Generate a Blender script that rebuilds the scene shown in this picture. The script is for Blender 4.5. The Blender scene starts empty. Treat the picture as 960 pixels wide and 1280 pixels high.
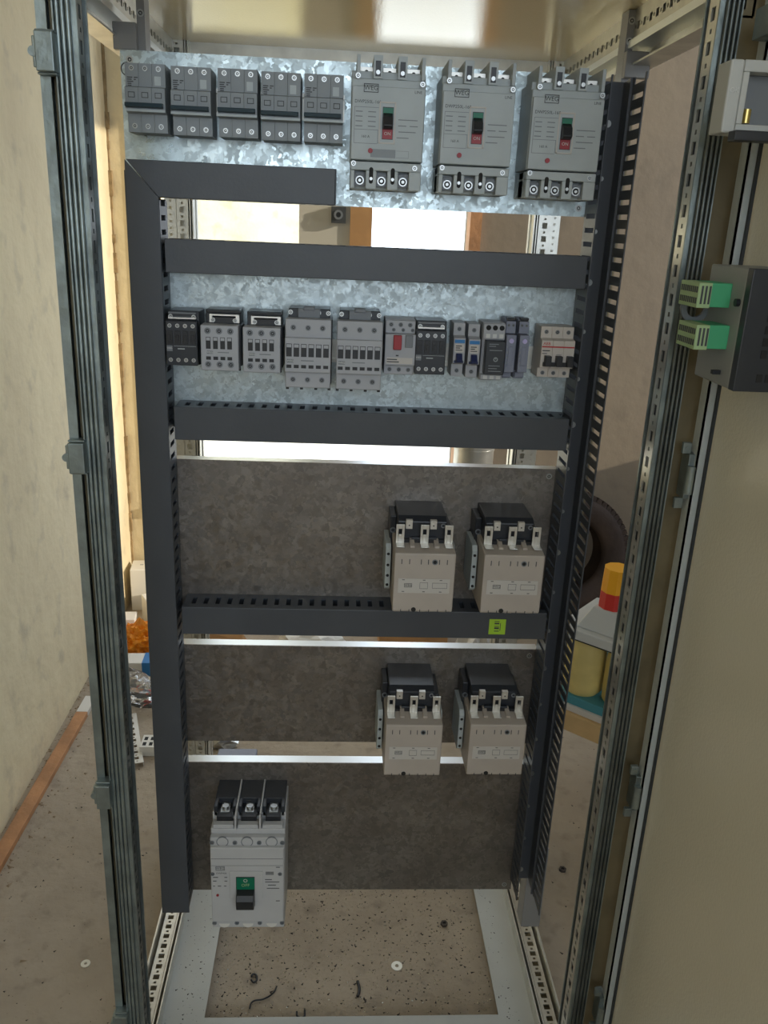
import bpy, math, random
from mathutils import Vector, noise
random.seed(7)
C = bpy.context.scene.collection
SC = bpy.context.scene
PI = math.pi
CZ = 1.46                       # camera height above the room floor
P = 1.32                        # distance of the mounting-plate plane

# ------------------------------------------------------------------ camera
F = 1052.6
def _basis(yaw, pitch, roll):
    cy, sy, cp, sp, cr, sr = math.cos(yaw), math.sin(yaw), math.cos(pitch), math.sin(pitch), math.cos(roll), math.sin(roll)
    f = Vector((sy*cp, cy*cp, -sp)); r0 = Vector((cy, -sy, 0)); u0 = r0.cross(f)
    return cr*r0 + sr*u0, -sr*r0 + cr*u0, f
RX, UX, FX = _basis(math.radians(3.544), math.radians(18.879), math.radians(2.541))
cam = bpy.data.objects.new('camera', bpy.data.cameras.new('camera')); C.objects.link(cam)
from mathutils import Matrix
cam.matrix_world = Matrix(((RX.x, UX.x, -FX.x, 0), (RX.y, UX.y, -FX.y, 0), (RX.z, UX.z, -FX.z, CZ), (0, 0, 0, 1)))
cam.data.sensor_fit = 'VERTICAL'; cam.data.sensor_height = 36; cam.data.lens = 36*F/1280
cam.data.clip_start = .02
SC.camera = cam
def at(px, py, Y):              # point of the plane y = Y seen at a photograph pixel (used to measure positions)
    d = RX*(px-480)/F + UX*(640-py)/F + FX
    return d*(Y/d.y) + Vector((0, 0, CZ))

# ------------------------------------------------------------------ light
SC.view_settings.view_transform = 'Standard'; SC.view_settings.look = 'None'; SC.view_settings.gamma = 1
SC.view_settings.use_curve_mapping = False
SC.view_settings.exposure = 0.0
w = bpy.data.worlds.new('sky'); SC.world = w; w.use_nodes = True
bg = w.node_tree.nodes['Background']; bg.inputs[0].default_value = (.78, .89, 1, 1); bg.inputs[1].default_value = 3.4
sun = bpy.data.objects.new('sun', bpy.data.lights.new('sun', 'SUN')); C.objects.link(sun)
sun.data.energy = 3.6; sun.data.angle = .01; sun.data.color = (1, .9, .72)
sun.rotation_euler = Vector((-.90, .20, -.29)).to_track_quat('-Z', 'Y').to_euler()
def portal(name, loc, rot, sx, sy):
    l = bpy.data.lights.new(name, 'AREA'); l.shape = 'RECTANGLE'; l.size = sx; l.size_y = sy; l.cycles.is_portal = True
    o = bpy.data.objects.new(name, l); C.objects.link(o); o.location = loc; o.rotation_euler = rot
portal('back_portal', (-.09, 3.29, 1.3), (-PI/2, 0, 0), 1.1, 1.8)
portal('side_portal', (2.21, 2.5, 1.85), (0, PI/2, 0), 1.8, .9)
portal('front_portal', (.65, -1.99, 1.95), (PI/2, 0, 0), 2.7, 1.5)

# ------------------------------------------------------------------ materials
def mat(name, col, rough=.5, metal=0., noise_amt=0., noise_scale=8., bump=0., bump_scale=60., col2=None, emit=None, trans=0, alpha=1, coat=0):
    m = bpy.data.materials.new(name); m.use_nodes = True
    nt = m.node_tree; b = nt.nodes['Principled BSDF']; L = nt.links
    b.inputs['Base Color'].default_value = (*col, 1); b.inputs['Roughness'].default_value = rough; b.inputs['Metallic'].default_value = metal
    b.inputs['Transmission Weight'].default_value = trans; b.inputs['Coat Weight'].default_value = coat
    b.inputs['Alpha'].default_value = alpha
    tc = nt.nodes.new('ShaderNodeTexCoord')
    if noise_amt or col2:
        n = nt.nodes.new('ShaderNodeTexNoise'); n.inputs['Scale'].default_value = noise_scale; n.inputs['Detail'].default_value = 6
        L.new(tc.outputs['Object'], n.inputs['Vector'])
        r = nt.nodes.new('ShaderNodeValToRGB'); r.color_ramp.elements[0].position = .38; r.color_ramp.elements[1].position = .64
        c2 = col2 or tuple(c*(1-noise_amt) for c in col)
        r.color_ramp.elements[0].color = (*c2, 1); r.color_ramp.elements[1].color = (*col, 1)
        L.new(n.outputs['Fac'], r.inputs['Fac']); L.new(r.outputs['Color'], b.inputs['Base Color'])
    if bump:
        n = nt.nodes.new('ShaderNodeTexNoise'); n.inputs['Scale'].default_value = bump_scale; n.inputs['Detail'].default_value = 8
        L.new(tc.outputs['Object'], n.inputs['Vector'])
        bp = nt.nodes.new('ShaderNodeBump'); bp.inputs['Strength'].default_value = bump; bp.inputs['Distance'].default_value = .01
        L.new(n.outputs['Fac'], bp.inputs['Height']); L.new(bp.outputs['Normal'], b.inputs['Normal'])
    return m

def galv_mat(name, base, rough, scale, spangle=.5, dirt=None):
    m = bpy.data.materials.new(name); m.use_nodes = True
    nt = m.node_tree; b = nt.nodes['Principled BSDF']; L = nt.links; N = nt.nodes.new
    b.inputs['Metallic'].default_value = .85
    tc = N('ShaderNodeTexCoord')
    nz = N('ShaderNodeTexNoise'); nz.inputs['Scale'].default_value = scale*.8; nz.inputs['Detail'].default_value = 3
    L.new(tc.outputs['Object'], nz.inputs['Vector'])
    mx = N('ShaderNodeMix'); mx.data_type = 'VECTOR'; mx.inputs[0].default_value = .03
    L.new(tc.outputs['Object'], mx.inputs[4]); L.new(nz.outputs['Color'], mx.inputs[5])
    v = N('ShaderNodeTexVoronoi'); v.inputs['Scale'].default_value = scale; L.new(mx.outputs[1], v.inputs['Vector'])
    sp = N('ShaderNodeSeparateColor'); L.new(v.outputs['Color'], sp.inputs[0])
    r = N('ShaderNodeValToRGB'); e = r.color_ramp.elements
    e[0].color = (*[c*(1-spangle) for c in base], 1); e[1].color = (*base, 1)
    L.new(sp.outputs[0], r.inputs['Fac'])
    n2 = N('ShaderNodeTexNoise'); n2.inputs['Scale'].default_value = 9; n2.inputs['Detail'].default_value = 8; L.new(tc.outputs['Object'], n2.inputs['Vector'])
    r2 = N('ShaderNodeValToRGB'); r2.color_ramp.elements[0].position = .35; r2.color_ramp.elements[1].position = .7
    d = dirt or tuple(c*.7 for c in base)
    r2.color_ramp.elements[0].color = (.0, .0, .0, 1); r2.color_ramp.elements[1].color = (.6, .6, .6, 1)
    L.new(n2.outputs['Fac'], r2.inputs['Fac'])
    m2 = N('ShaderNodeMix'); m2.data_type = 'RGBA'; L.new(r2.outputs['Color'], m2.inputs[0]); L.new(r.outputs['Color'], m2.inputs[6]); m2.inputs[7].default_value = (*d, 1)
    L.new(m2.outputs[2], b.inputs['Base Color'])
    mr = N('ShaderNodeMapRange'); mr.inputs[3].default_value = rough-.1; mr.inputs[4].default_value = rough+.14
    L.new(sp.outputs[1], mr.inputs[0]); L.new(mr.outputs[0], b.inputs['Roughness'])
    bp = N('ShaderNodeBump'); bp.inputs['Strength'].default_value = .15; bp.inputs['Distance'].default_value = .001
    L.new(sp.outputs[2], bp.inputs['Height']); L.new(bp.outputs['Normal'], b.inputs['Normal'])
    return m

M = {}
M['galv'] = galv_mat('galvanised sheet', (.60, .68, .70), .40, 130, .42)
M['galv_top'] = galv_mat('galvanised sheet with painted skylight', (.66, .76, .78), .36, 110, .4)  # same zinc, lightened and blued to paint in the sky reflection
M['galv_shaded'] = galv_mat('galvanised sheet with painted shade', (.37, .34, .31), .46, 120, .38, (.17, .145, .125))  # same zinc, darkened brown for shade and floor reflection, with mottling
M['bright'] = mat('zinc edge with painted backlight', (.9, .93, .93), .3, .6)  # zinc whitened so window light on these edges sits in the colour
M['post_deep'] = mat('darkened galvanised profile', (.16, .18, .175), .4, .7, .3, 25)  # darker copy of the profile; paints the shade on the left perforated strip
M['mpost'] = mat('grey post paint', (.3, .3, .3), .45, .3)
M['post'] = mat('galvanised profile', (.36, .42, .42), .42, .8, .3, 25, .1, 90)
M['post_dark'] = mat('sealing channel', (.27, .22, .13), .45, .5, .3, 15)
M['rubber'] = mat('rubber', (.03, .035, .04), .6)
M['rail'] = mat('zinc plated rail', (.75, .74, .68), .35, .8, .15, 30)
M['duct'] = mat('dark grey duct plastic', (.078, .085, .098), .42, 0, .1, 12, .03, 200)
M['duct_in'] = mat('duct slotted wall plastic', (.065, .075, .09), .45)
M['bread'] = mat('grey breaker plastic', (.30, .33, .35), .5, 0, .08, 20)
M['bread2'] = mat('grey breaker body', (.50, .55, .56), .45, 0, .08, 20)
M['dgrey'] = mat('mid grey plastic', (.2, .215, .235), .5)
M['lgrey'] = mat('light grey plastic', (.45, .46, .49), .48, 0, .06, 20)
M['mgrey'] = mat('pale breaker plastic', (.56, .56, .56), .42, 0, .05, 20)
M['beige'] = mat('beige contactor plastic', (.52, .46, .405), .5, 0, .07, 20)
M['cream'] = mat('cream white plastic', (.62, .57, .52), .45)
M['blueg'] = mat('blue grey plastic', (.24, .26, .34), .5)
M['black'] = mat('black plastic', (.018, .019, .022), .4)
M['blackm'] = mat('black moulded plastic', (.03, .034, .042), .35, 0, 0, 8, .02, 150)
M['toggle'] = mat('dark teal toggle', (.02, .045, .06), .35)
M['screw'] = mat('zinc screw', (.5, .51, .5), .35, .9)
M['tin'] = mat('tinned terminal', (.75, .73, .68), .4, .7)
M['hole'] = mat('screw recess', (.02, .02, .02), .8)
M['red'] = mat('red plastic', (.36, .025, .035), .45)
M['redp'] = mat('red print', (.5, .04, .04), .5)
M['green'] = mat('green plastic', (.0, .17, .09), .45)
M['gnd'] = mat('green terminal', (.07, .42, .2), .45)
M['gndl'] = mat('pale green terminal face', (.38, .52, .27), .5)
M['blue'] = mat('blue label', (.03, .2, .5), .5)
M['dblue'] = mat('dark blue toggle', (.02, .03, .1), .4)
M['print'] = mat('grey print', (.06, .065, .07), .6)
M['printl'] = mat('pale print', (.3, .33, .34), .6)
M['white'] = mat('white print', (.7, .7, .68), .5)
M['label'] = mat('cream label', (.6, .57, .53), .55)
M['roof'] = mat('beige powder coat', (.74, .62, .38), .06, 0, .05, 3, .04, 240)
M['doorp'] = mat('textured door powder coat', (.80, .76, .63), .17, 0, .05, 3, .08, 260)
M['gland'] = mat('pale grey gland frame paint', (.52, .53, .5), .35, 0, .12, 6)
M['lip'] = mat('pale door lip', (.5, .54, .54), .35)
M['orange'] = mat('orange plastic bag', (.85, .3, .02), .35)
M['yellow'] = mat('yellow plastic', (.9, .42, .02), .4)
M['cupred'] = mat('red cup plastic', (.6, .04, .03), .4)
M['yfoam'] = mat('pale yellow roll', (.75, .6, .22), .6, 0, .2, 12, .2, 30)
M['teal'] = mat('teal paint', (.06, .25, .3), .5)
M['wood'] = mat('pale pine', (.62, .42, .2), .6, 0, .25, 9, .1, 60)
M['woodr'] = mat('reddish wood', (.55, .27, .12), .6, 0, .3, 12, .2, 60)
M['card'] = mat('cardboard', (.6, .33, .14), .7, 0, .2, 10)
M['box'] = mat('white carton', (.75, .73, .68), .6)
M['instr'] = mat('pale grey enclosure plastic', (.55, .56, .54), .5)
M['instrd'] = mat('grey enclosure rim', (.3, .31, .31), .5)
M['tyre'] = mat('dusty tyre rubber', (.075, .05, .04), .8, 0, .5, 7, .3, 50)
M['sticker'] = mat('lime sticker', (.45, .72, .05), .5)
M['pipe'] = mat('galvanised pipe', (.6, .6, .58), .35, .8, .2, 12)
M['bag'] = mat('clear plastic bag', (.95, .95, .95), .12, 0, trans=.9, bump=.4, bump_scale=30)
M['washer'] = mat('pale washer', (.8, .77, .68), .4, .3)
M['fstuff'] = mat('dark debris', (.06, .05, .045), .8)
M['glint'] = mat('metal swarf', (.85, .83, .8), .2, 1)
M['led'] = mat('pale violet lamp lens', (.55, .5, .8), .3)

def wall_mat(name, c1, c2, c3, scale, rough=.85, bump=.35, bs=14):
    m = bpy.data.materials.new(name); m.use_nodes = True
    nt = m.node_tree; b = nt.nodes['Principled BSDF']; L = nt.links; N = nt.nodes.new
    b.inputs['Roughness'].default_value = rough
    tc = N('ShaderNodeTexCoord')
    n = N('ShaderNodeTexNoise'); n.inputs['Scale'].default_value = scale; n.inputs['Detail'].default_value = 10; n.inputs['Roughness'].default_value = .62
    L.new(tc.outputs['Object'], n.inputs['Vector'])
    r = N('ShaderNodeValToRGB'); e = r.color_ramp.elements; e[0].position = .33; e[0].color = (*c2, 1); e[1].position = .6; e[1].color = (*c1, 1)
    L.new(n.outputs['Fac'], r.inputs['Fac'])
    n2 = N('ShaderNodeTexNoise'); n2.inputs['Scale'].default_value = scale*7; n2.inputs['Detail'].default_value = 8
    L.new(tc.outputs['Object'], n2.inputs['Vector'])
    r2 = N('ShaderNodeValToRGB'); r2.color_ramp.elements[0].position = .56; r2.color_ramp.elements[1].position = .74
    r2.color_ramp.elements[0].color = (0, 0, 0, 1); r2.color_ramp.elements[1].color = (.55, .55, .55, 1)
    L.new(n2.outputs['Fac'], r2.inputs['Fac'])
    mx = N('ShaderNodeMix'); mx.data_type = 'RGBA'; L.new(r2.outputs['Color'], mx.inputs[0]); L.new(r.outputs['Color'], mx.inputs[6]); mx.inputs[7].default_value = (*c3, 1)
    L.new(mx.outputs[2], b.inputs['Base Color'])
    n3 = N('ShaderNodeTexNoise'); n3.inputs['Scale'].default_value = bs; n3.inputs['Detail'].default_value = 12; L.new(tc.outputs['Object'], n3.inputs['Vector'])
    bp = N('ShaderNodeBump'); bp.inputs['Strength'].default_value = bump; bp.inputs['Distance'].default_value = .02
    L.new(n3.outputs['Fac'], bp.inputs['Height']); L.new(bp.outputs['Normal'], b.inputs['Normal'])
    return m
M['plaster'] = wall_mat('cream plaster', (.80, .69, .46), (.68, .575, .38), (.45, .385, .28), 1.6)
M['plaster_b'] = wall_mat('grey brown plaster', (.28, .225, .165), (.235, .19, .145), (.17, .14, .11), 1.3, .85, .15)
M['concrete'] = wall_mat('dusty concrete floor', (.42, .35, .265), (.34, .28, .21), (.2, .165, .13), 3.0, .9, .5, 18)
M['outside'] = wall_mat('outside render', (.62, .57, .45), (.55, .46, .2), (.4, .32, .12), 1.2)
M['yard'] = wall_mat('outside concrete', (.85, .82, .74), (.8, .72, .58), (.6, .55, .45), 1.5)
M['ceil'] = mat('ceiling paint', (.6, .57, .5), .9)

# ------------------------------------------------------------------ mesh builder
class MB:
    def __init__(s, tf=None): s.v = []; s.f = []; s.m = []; s.sm = []; s.tf = tf
    def add(s, vs, fs, m=0, sm=False):
        o = len(s.v)
        s.v += [tuple(s.tf(*p)) if s.tf else tuple(p) for p in vs]
        for f in fs: s.f.append([i+o for i in f]); s.m.append(m); s.sm.append(sm)
    def box(s, x0, x1, y0, y1, z0, z1, m=0):
        s.add([(x0,y0,z0),(x1,y0,z0),(x1,y1,z0),(x0,y1,z0),(x0,y0,z1),(x1,y0,z1),(x1,y1,z1),(x0,y1,z1)],
              [(0,3,2,1),(4,5,6,7),(0,1,5,4),(1,2,6,5),(2,3,7,6),(3,0,4,7)], m)
    def prism(s, poly, x0, x1, m=0):            # polygon of (y, z) extruded along x
        n = len(poly)
        s.add([(x0, y, z) for y, z in poly]+[(x1, y, z) for y, z in poly],
              [tuple(range(n)), tuple(range(2*n-1, n-1, -1))]+[(i, n+i, n+(i+1) % n, (i+1) % n) for i in range(n)], m)
    def cyl(s, c, r, h, ax='y', n=12, m=0, r2=None, hole=0):    # c = centre of one end, extends +h along ax
        r2 = r if r2 is None else r2
        def pt(a, rr, t):
            u, v = rr*math.cos(a), rr*math.sin(a)
            if ax == 'y': return (c[0]+u, c[1]+t, c[2]+v)
            if ax == 'z': return (c[0]+u, c[1]+v, c[2]+t)
            return (c[0]+t, c[1]+u, c[2]+v)
        A = [2*PI*i/n for i in range(n)]
        vs = [pt(a, r, 0) for a in A]+[pt(a, r2, h) for a in A]
        side = [(i, (i+1) % n, n+(i+1) % n, n+i) for i in range(n)]
        s.add(vs, side, m, True)
        if not hole:
            s.add(vs, [tuple(range(n-1, -1, -1)), tuple(range(n, 2*n))], m)
        else:
            vi = [pt(a, hole, 0) for a in A]+[pt(a, hole, h) for a in A]
            s.add(vs+vi, [(i, 2*n+i, 2*n+(i+1) % n, (i+1) % n) for i in range(n)]+[(n+i, n+(i+1) % n, 3*n+(i+1) % n, 3*n+i) for i in range(n)]
                  + [(2*n+i, 3*n+i, 3*n+(i+1) % n, 2*n+(i+1) % n) for i in range(n)], m)
    def build(s, name, mats, parent=None, loc=(0,0,0), bevel=0, rot=None):
        me = bpy.data.meshes.new(name); me.from_pydata(s.v, [], s.f)
        for k in (mats if isinstance(mats, (list, tuple)) else [mats]): me.materials.append(M[k])
        me.polygons.foreach_set('material_index', s.m); me.polygons.foreach_set('use_smooth', s.sm); me.update()
        import bmesh
        bm = bmesh.new(); bm.from_mesh(me); bmesh.ops.recalc_face_normals(bm, faces=bm.faces); bm.to_mesh(me); bm.free()
        o = bpy.data.objects.new(name, me); C.objects.link(o); o.location = loc
        if rot: o.rotation_euler = rot
        if parent: o.parent = parent
        if bevel:
            b = o.modifiers.new('bevel', 'BEVEL'); b.width = bevel; b.segments = 2; b.limit_method = 'ANGLE'; b.angle_limit = math.radians(50)
        return o
def tag(o, label, cat, group=None, kind=None):
    if label: o['label'] = label
    if cat: o['category'] = cat
    if group: o['group'] = group
    if kind: o['kind'] = kind
    return o
def thing(name, label, cat, loc=(0,0,0), rz=0, group=None, kind=None):
    o = bpy.data.objects.new(name, None); C.objects.link(o); o.location = loc; o.rotation_euler = (0, 0, rz); o.empty_display_size = .02
    return tag(o, label, cat, group, kind)
def copy_tree(o, parent=None):
    c = o.copy(); C.objects.link(c); c.parent = parent
    for ch in list(o.children): copy_tree(ch, c)
    return c
def bx(name, m, parent, x0, x1, y0, y1, z0, z1, bevel=0, loc=(0,0,0)):
    b = MB(); b.box(x0, x1, y0, y1, z0, z1); return b.build(name, m, parent, loc, bevel)
_tc = {}
def text(s, size, m, parent, x, y, z, name='lettering', rx=PI/2, rz=0, al='CENTER'):
    k = (s, size, m, al)
    if k not in _tc:
        cu = bpy.data.curves.new('lettering', 'FONT'); cu.body = s; cu.size = size; cu.align_x = al; cu.align_y = 'CENTER'; cu.extrude = size*.01; cu.resolution_u = 2
        ob = bpy.data.objects.new('tmp', cu); C.objects.link(ob)
        bpy.context.view_layer.update()
        me = bpy.data.meshes.new_from_object(ob.evaluated_get(bpy.context.evaluated_depsgraph_get())); me.materials.clear(); me.materials.append(M[m])
        bpy.data.objects.remove(ob); bpy.data.curves.remove(cu); _tc[k] = me
    o = bpy.data.objects.new(name, _tc[k]); C.objects.link(o); o.location = (x, y, z); o.rotation_euler = (rx, 0, rz); o.parent = parent
    return o
def logo(parent, x, y, z, s=.0085, m='print'):      # boxed brand lettering
    b = MB(); w_, h_, t = s*1.15, s*.62, s*.1
    for a in ((-w_, w_, h_-t, h_), (-w_, w_, -h_, -h_+t), (-w_, -w_+t, -h_, h_), (w_-t, w_, -h_, h_)): b.box(a[0], a[1], -.0002, .0002, a[2], a[3])
    o = b.build('logo', m, parent, (x, y, z))
    text('WEG', s*.95, m, o, 0, -.0001, 0)
    return o
def holes_row(mb, xs, y, z, r, m0, m1, n=12):      # screw heads with dark cross recess
    for x in xs:
        mb.cyl((x, y-.0008, z), r, .002, 'y', n, m0, hole=r*.55); mb.cyl((x, y-.0002, z), r*.56, .001, 'y', n, m1)
        mb.cyl((x, y-.0007, z), r*.3, .001, 'y', 6, m0)

def perf(mb, L, W, T, pitch=.025, big=(.011, .010), small=.0045, m=0):
    # plate in local frame: u 0..L, v 0..W, w 0..T with real holes, added with mb.tf
    h = (W-big[1])/2; hs = (W-small)/2
    u = 0
    while u < L-1e-6:
        u1 = min(u+pitch, L)
        a = pitch-big[0]-small; g = a/2
        seg = [(u, u+g, 0), (u+g, u+g+small, hs), (u+g+small, u+2*g+small, 0), (u+2*g+small, u+pitch, h)]
        for s0, s1, hh in seg:
            s1 = min(s1, L)
            if s1 <= s0: continue
            if hh == 0: mb.box(s0, s1, 0, W, 0, T, m)
            else: mb.box(s0, s1, 0, hh, 0, T, m); mb.box(s0, s1, W-hh, W, 0, T, m)
        u = u1

# ------------------------------------------------------------------ room
def S(o): o['kind'] = 'structure'; return o
S(bx('floor', 'concrete', None, -1.2, 2.6, -2.2, 3.2, -.05, 0))
S(bx('ceiling', 'ceil', None, -1.0, 2.4, -2.0, 3.32, 2.8, 2.9))
S(bx('wall_left', 'plaster', None, -1.0, -.80, -2.0, 3.32, 0, 2.8))
b = MB(); b.box(2.2, 2.4, -2.0, 2.05, 0, 2.8); b.box(2.2, 2.4, 2.95, 3.15, 0, 2.8); b.box(2.2, 2.4, 2.05, 2.95, 0, .95); b.box(2.2, 2.4, 2.05, 2.95, 2.75, 2.8)
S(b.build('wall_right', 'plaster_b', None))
b = MB(); b.box(-.8, -.7, -2.15, -2.0, 0, 2.8); b.box(2.0, 2.4, -2.15, -2.0, 0, 2.8); b.box(-.7, 2.0, -2.15, -2.0, 0, 1.2); b.box(-.7, 2.0, -2.15, -2.0, 2.7, 2.8)
S(b.build('wall_front', 'plaster', None))
WX0, WX1, WZ0, WZ1 = -.64, .46, .40, 2.10
b = MB()
b.box(-.80, WX0, 3.15, 3.30, 0, 2.8, 1); b.box(WX1, 2.2, 3.15, 3.30, 0, 2.8); b.box(WX0, WX1, 3.15, 3.30, 0, WZ0); b.box(WX0, WX1, 3.15, 3.30, WZ1, 2.8)
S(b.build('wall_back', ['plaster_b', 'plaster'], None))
# rough mortar seam in the left corner
b = MB()
random.seed(3)
zz = 0
while zz < 2.8:
    h = random.uniform(.02, .05); t = random.uniform(.005, .012)
    b.box(-.80, -.80+t, 3.15-t*1.2, 3.15, zz, min(2.8, zz+h)); zz += h
S(b.build('trim_1', 'fstuff', None)); bpy.data.objects['trim_1'].data.materials[0] = mat('mortar seam', (.42, .3, .16), .9, 0, .4, 30, .4, 60)
# window: frame, mullion, beige shutter panel
wn = thing('window_1', None, None, (0, 3.15, 0)); S(wn)
b = MB()
b.box(WX1-.006, WX1+.035, -.02, .06, WZ0, WZ1+.03); b.box(WX0-.03, WX0, -.02, .06, WZ0, WZ1+.03); b.box(WX0, WX1, -.02, .06, WZ1, WZ1+.03); b.box(WX0-.03, WX1+.03, -.03, .08, WZ0-.03, WZ0)
b.build('window_frame', 'woodr', wn)
bx('shutter_post', 'card', wn, .03, .107, -.01, .04, .98, WZ1)
bx('shutter_panel', 'ceil', wn, -.15, .03, 0, .03, .98, WZ1)
b = MB(); b.box(-.037, .014, -.022, 0, 1.455, 1.51, 0); b.cyl((-.012, -.026, 1.483), .016, .005, 'y', 14, 1, hole=.009); b.build('shutter_latch', ['print', 'dgrey'], wn)
# outside
S(bx('ground_outside', 'yard', None, -8, 10, 3.2, 16, -.08, -.02))
S(bx('wall_outside', 'outside', None, -9, -.26, 6.2, 6.5, -.02, 3.2))

# ------------------------------------------------------------------ enclosure
enc = thing('electrical_enclosure', 'tall open metal switchgear enclosure with perforated galvanised posts and beige roof and door', 'cabinet', (0, 0, 0))
TOP = CZ+.315
def post_front(sx, xin, dd):        # xin = inner face; profile goes outwards (sx = -1 left, +1 right)
    X = lambda d: xin+sx*d
    root = MB()
    b2 = lambda d0, d1, y0, y1, m=0: root.box(min(X(d0), X(d1)), max(X(d0), X(d1)), y0, y1, 0, TOP, m)
    b2(.0, .041, 1.058, 1.062); b2(.004, .006, 1.022, 1.058, 2); b2(.0, .006, 1.019, 1.022, 0)  # web behind the strip is blackened to paint shade into its holes
    b2(.022, .0235, 1.012, 1.058)
    b2(.0235, .0315 if sx < 0 else .0565, 1.030, 1.033, 1)
    if sx < 0: b2(.0305, .0415, 1.016, 1.019); b2(.0395, .0415, 1.019, 1.06)
    p = root.build('front_post', ['post', 'post_dark', 'blackm'], enc)
    g = MB()
    for k, d in enumerate((.0082, .0138, .0194)):
        g.cyl((X(d), 1.016, 0), .0026, TOP, 'z', 8, 0)
    g.box(min(X(.006), X(.022)), max(X(.006), X(.022)), 1.018, 1.024, 0, TOP, 1)
    g.build('door_seal', ['post' if sx < 0 else 'post_deep', 'rubber'], p)
    s = MB(tf=(lambda u, v, w_: (xin+sx*w_, 1.022+v, u))); perf(s, TOP, dd, .002, .034, (.014, dd*.42), .005); s.build('perforated_strip', 'post_deep' if sx < 0 else 'rail', p)
    return p
pl = post_front(-1, -.283, .018); pr_ = post_front(1, .402, .026)
def post_rear(sx, x0, x1):      # strips face the front
    b = MB(); b.box(x0, x1, 1.785, 1.80, 0, TOP); 
    e = x1 if sx < 0 else x0
    for k in (.002, .007, .0115): b.box(min(e, e+sx*.002)+sx*k, max(e, e+sx*.002)+sx*k, 1.755, 1.79, 0, TOP)
    p = b.build('rear_post', 'rail', enc)
    xa = x0 if sx < 0 else x1-.022
    s = MB(tf=lambda u, v, w_: (xa+v, 1.762+w_, u)); perf(s, TOP, .022, .002, .025, (.005, .005), .004); s.build('perforated_strip', 'rail', p)
    xb = x0+.024 if sx < 0 else x0+.014
    s = MB(tf=lambda u, v, w_: (xb+v, 1.757+w_, u)); perf(s, TOP, .021, .002, .025, (.011, .010), .004); s.build('perforated_strip', 'rail', p)
post_rear(-1, -.345, -.287); post_rear(1, .38, .436)
# roof rails
for sx, xi in ((-1, -.318), (1, .41)):
    X = lambda d: xi+sx*d
    b = MB(); bb = lambda d0, d1, z0, z1: b.box(min(X(d0), X(d1)), max(X(d0), X(d1)), 1.03, 1.79, CZ+z0, CZ+z1)
    bb(0, .03, .298, .303); bb(.022, .025, .238, .3);  bb(.0, .035, .230, .2325); bb(.033, .036, .232, .26)
    p = b.build('roof_rail', 'rail', enc)
    b = MB(); bb(-.006, .022, .252, .2545); bb(-.006, -.003, .2545, .262); b.build('rail_lip', 'bright', p)
    s = MB(tf=lambda u, v, w_: (xi+sx*w_, 1.03+u, CZ+.262+v)); perf(s, .76, .036, .002, .025, (.011, .010), .0045); s.build('perforated_strip', 'rail', p)
b = MB(); b.box(-.31, .40, 1.77, 1.80, CZ+.283, CZ+.303); b.build('rear_roof_rail', 'rail', enc)
b = MB(); b.box(-.32, .44, 1.02, 1.05, CZ+.27, CZ+.303); b.build('front_roof_rail', 'rail', enc)
bx('roof_panel', 'roof', enc, -.345, .45, 1.0, 1.86, TOP-.012, TOP+.01)
# mounting posts behind the ducts
for x0, x1, xs0, xs1 in ((-.322, -.290, -.291, -.280), (.400, .436, .400, .411)):
    zb_ = .115 if x0 > 0 else .30
    b = MB(); b.box(xs0, xs1, 1.345, 1.375, zb_, CZ+.302); b.box(xs0, xs1, 1.343, 1.345, zb_, CZ+.302)
    p = b.build('mounting_post', 'mpost', enc)
    s = MB(); s.box(x0, x1, 1.330, 1.343, CZ+.2135, CZ+.248); s.build('post_bracket', 'mpost', p, bevel=.001)
    if x0 > 0:
        s = MB(); s.box(x0, x1+.002, 1.335, 1.343, .115, CZ-1.15); s.build('post_bracket', 'mpost', p, bevel=.001)
        s = MB(); s.box(.4085, .413, 1.305, 1.343, CZ-1.15, CZ+.20); s.build('post_channel', 'post_dark', p)
    for zz_ in (.262, .288):
        s = MB(); holes_row(s, ((xs0+xs1)/2,), 1.343, CZ+zz_, .005, 0, 1); s.build('bolt', ['screw', 'hole'], p)
# bottom rails
for sx, xi in ((-1, -.300), (1, .404)):
    X = lambda d: xi+sx*d
    b = MB(); bb = lambda d0, d1, z0, z1: b.box(min(X(d0), X(d1)), max(X(d0), X(d1)), 1.06, 1.76, z0, z1)
    bb(.0, .0025, .03, .062); bb(.009, .012, .03, .055); bb(.043, .046, .0, .068)
    p = b.build('bottom_rail', 'rail', enc); c_ = MB(); c_.box(min(X(.001), X(.043)), max(X(.001), X(.043)), 1.06, 1.76, 0, .028); c_.build('shaded_rail_core', 'post_dark', p)  # core coloured dark to paint the shade seen through the rail holes
    s = MB(tf=lambda u, v, w_: (min(X(.014), X(.038))+v, 1.06+u, .048+w_)); perf(s, .70, .024, .002, .025, (.011, .012), .005); s.build('perforated_strip', 'rail', p)
b = MB(); b.box(-.30, .39, 1.02, 1.053, 0, .05); b.build('bottom_front_rail', 'gland', enc)
b = MB(); b.box(-.30, .404, 1.055, 1.205, .028, .031); b.box(-.30, .404, 1.70, 1.77, .028, .031); b.box(-.30, -.222, 1.205, 1.70, .028, .031); b.box(.338, .404, 1.205, 1.70, .028, .031)
b.build('gland_frame', 'gland', enc)
# earth symbol sticker on the gland frame
b = MB(); b.cyl((.352, 1.09, .0312), .012, .0006, 'z', 20, 0, hole=.0105)
b.box(.3515, .3525, 1.09, 1.099, .0312, .0318); b.box(.345, .359, 1.0895, 1.0905, .0312, .0318); b.box(.3475, .3565, 1.0865, 1.0875, .0312, .0318); b.box(.350, .354, 1.0835, 1.0845, .0312, .0318)
b.build('earth_symbol', 'print', enc)
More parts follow.
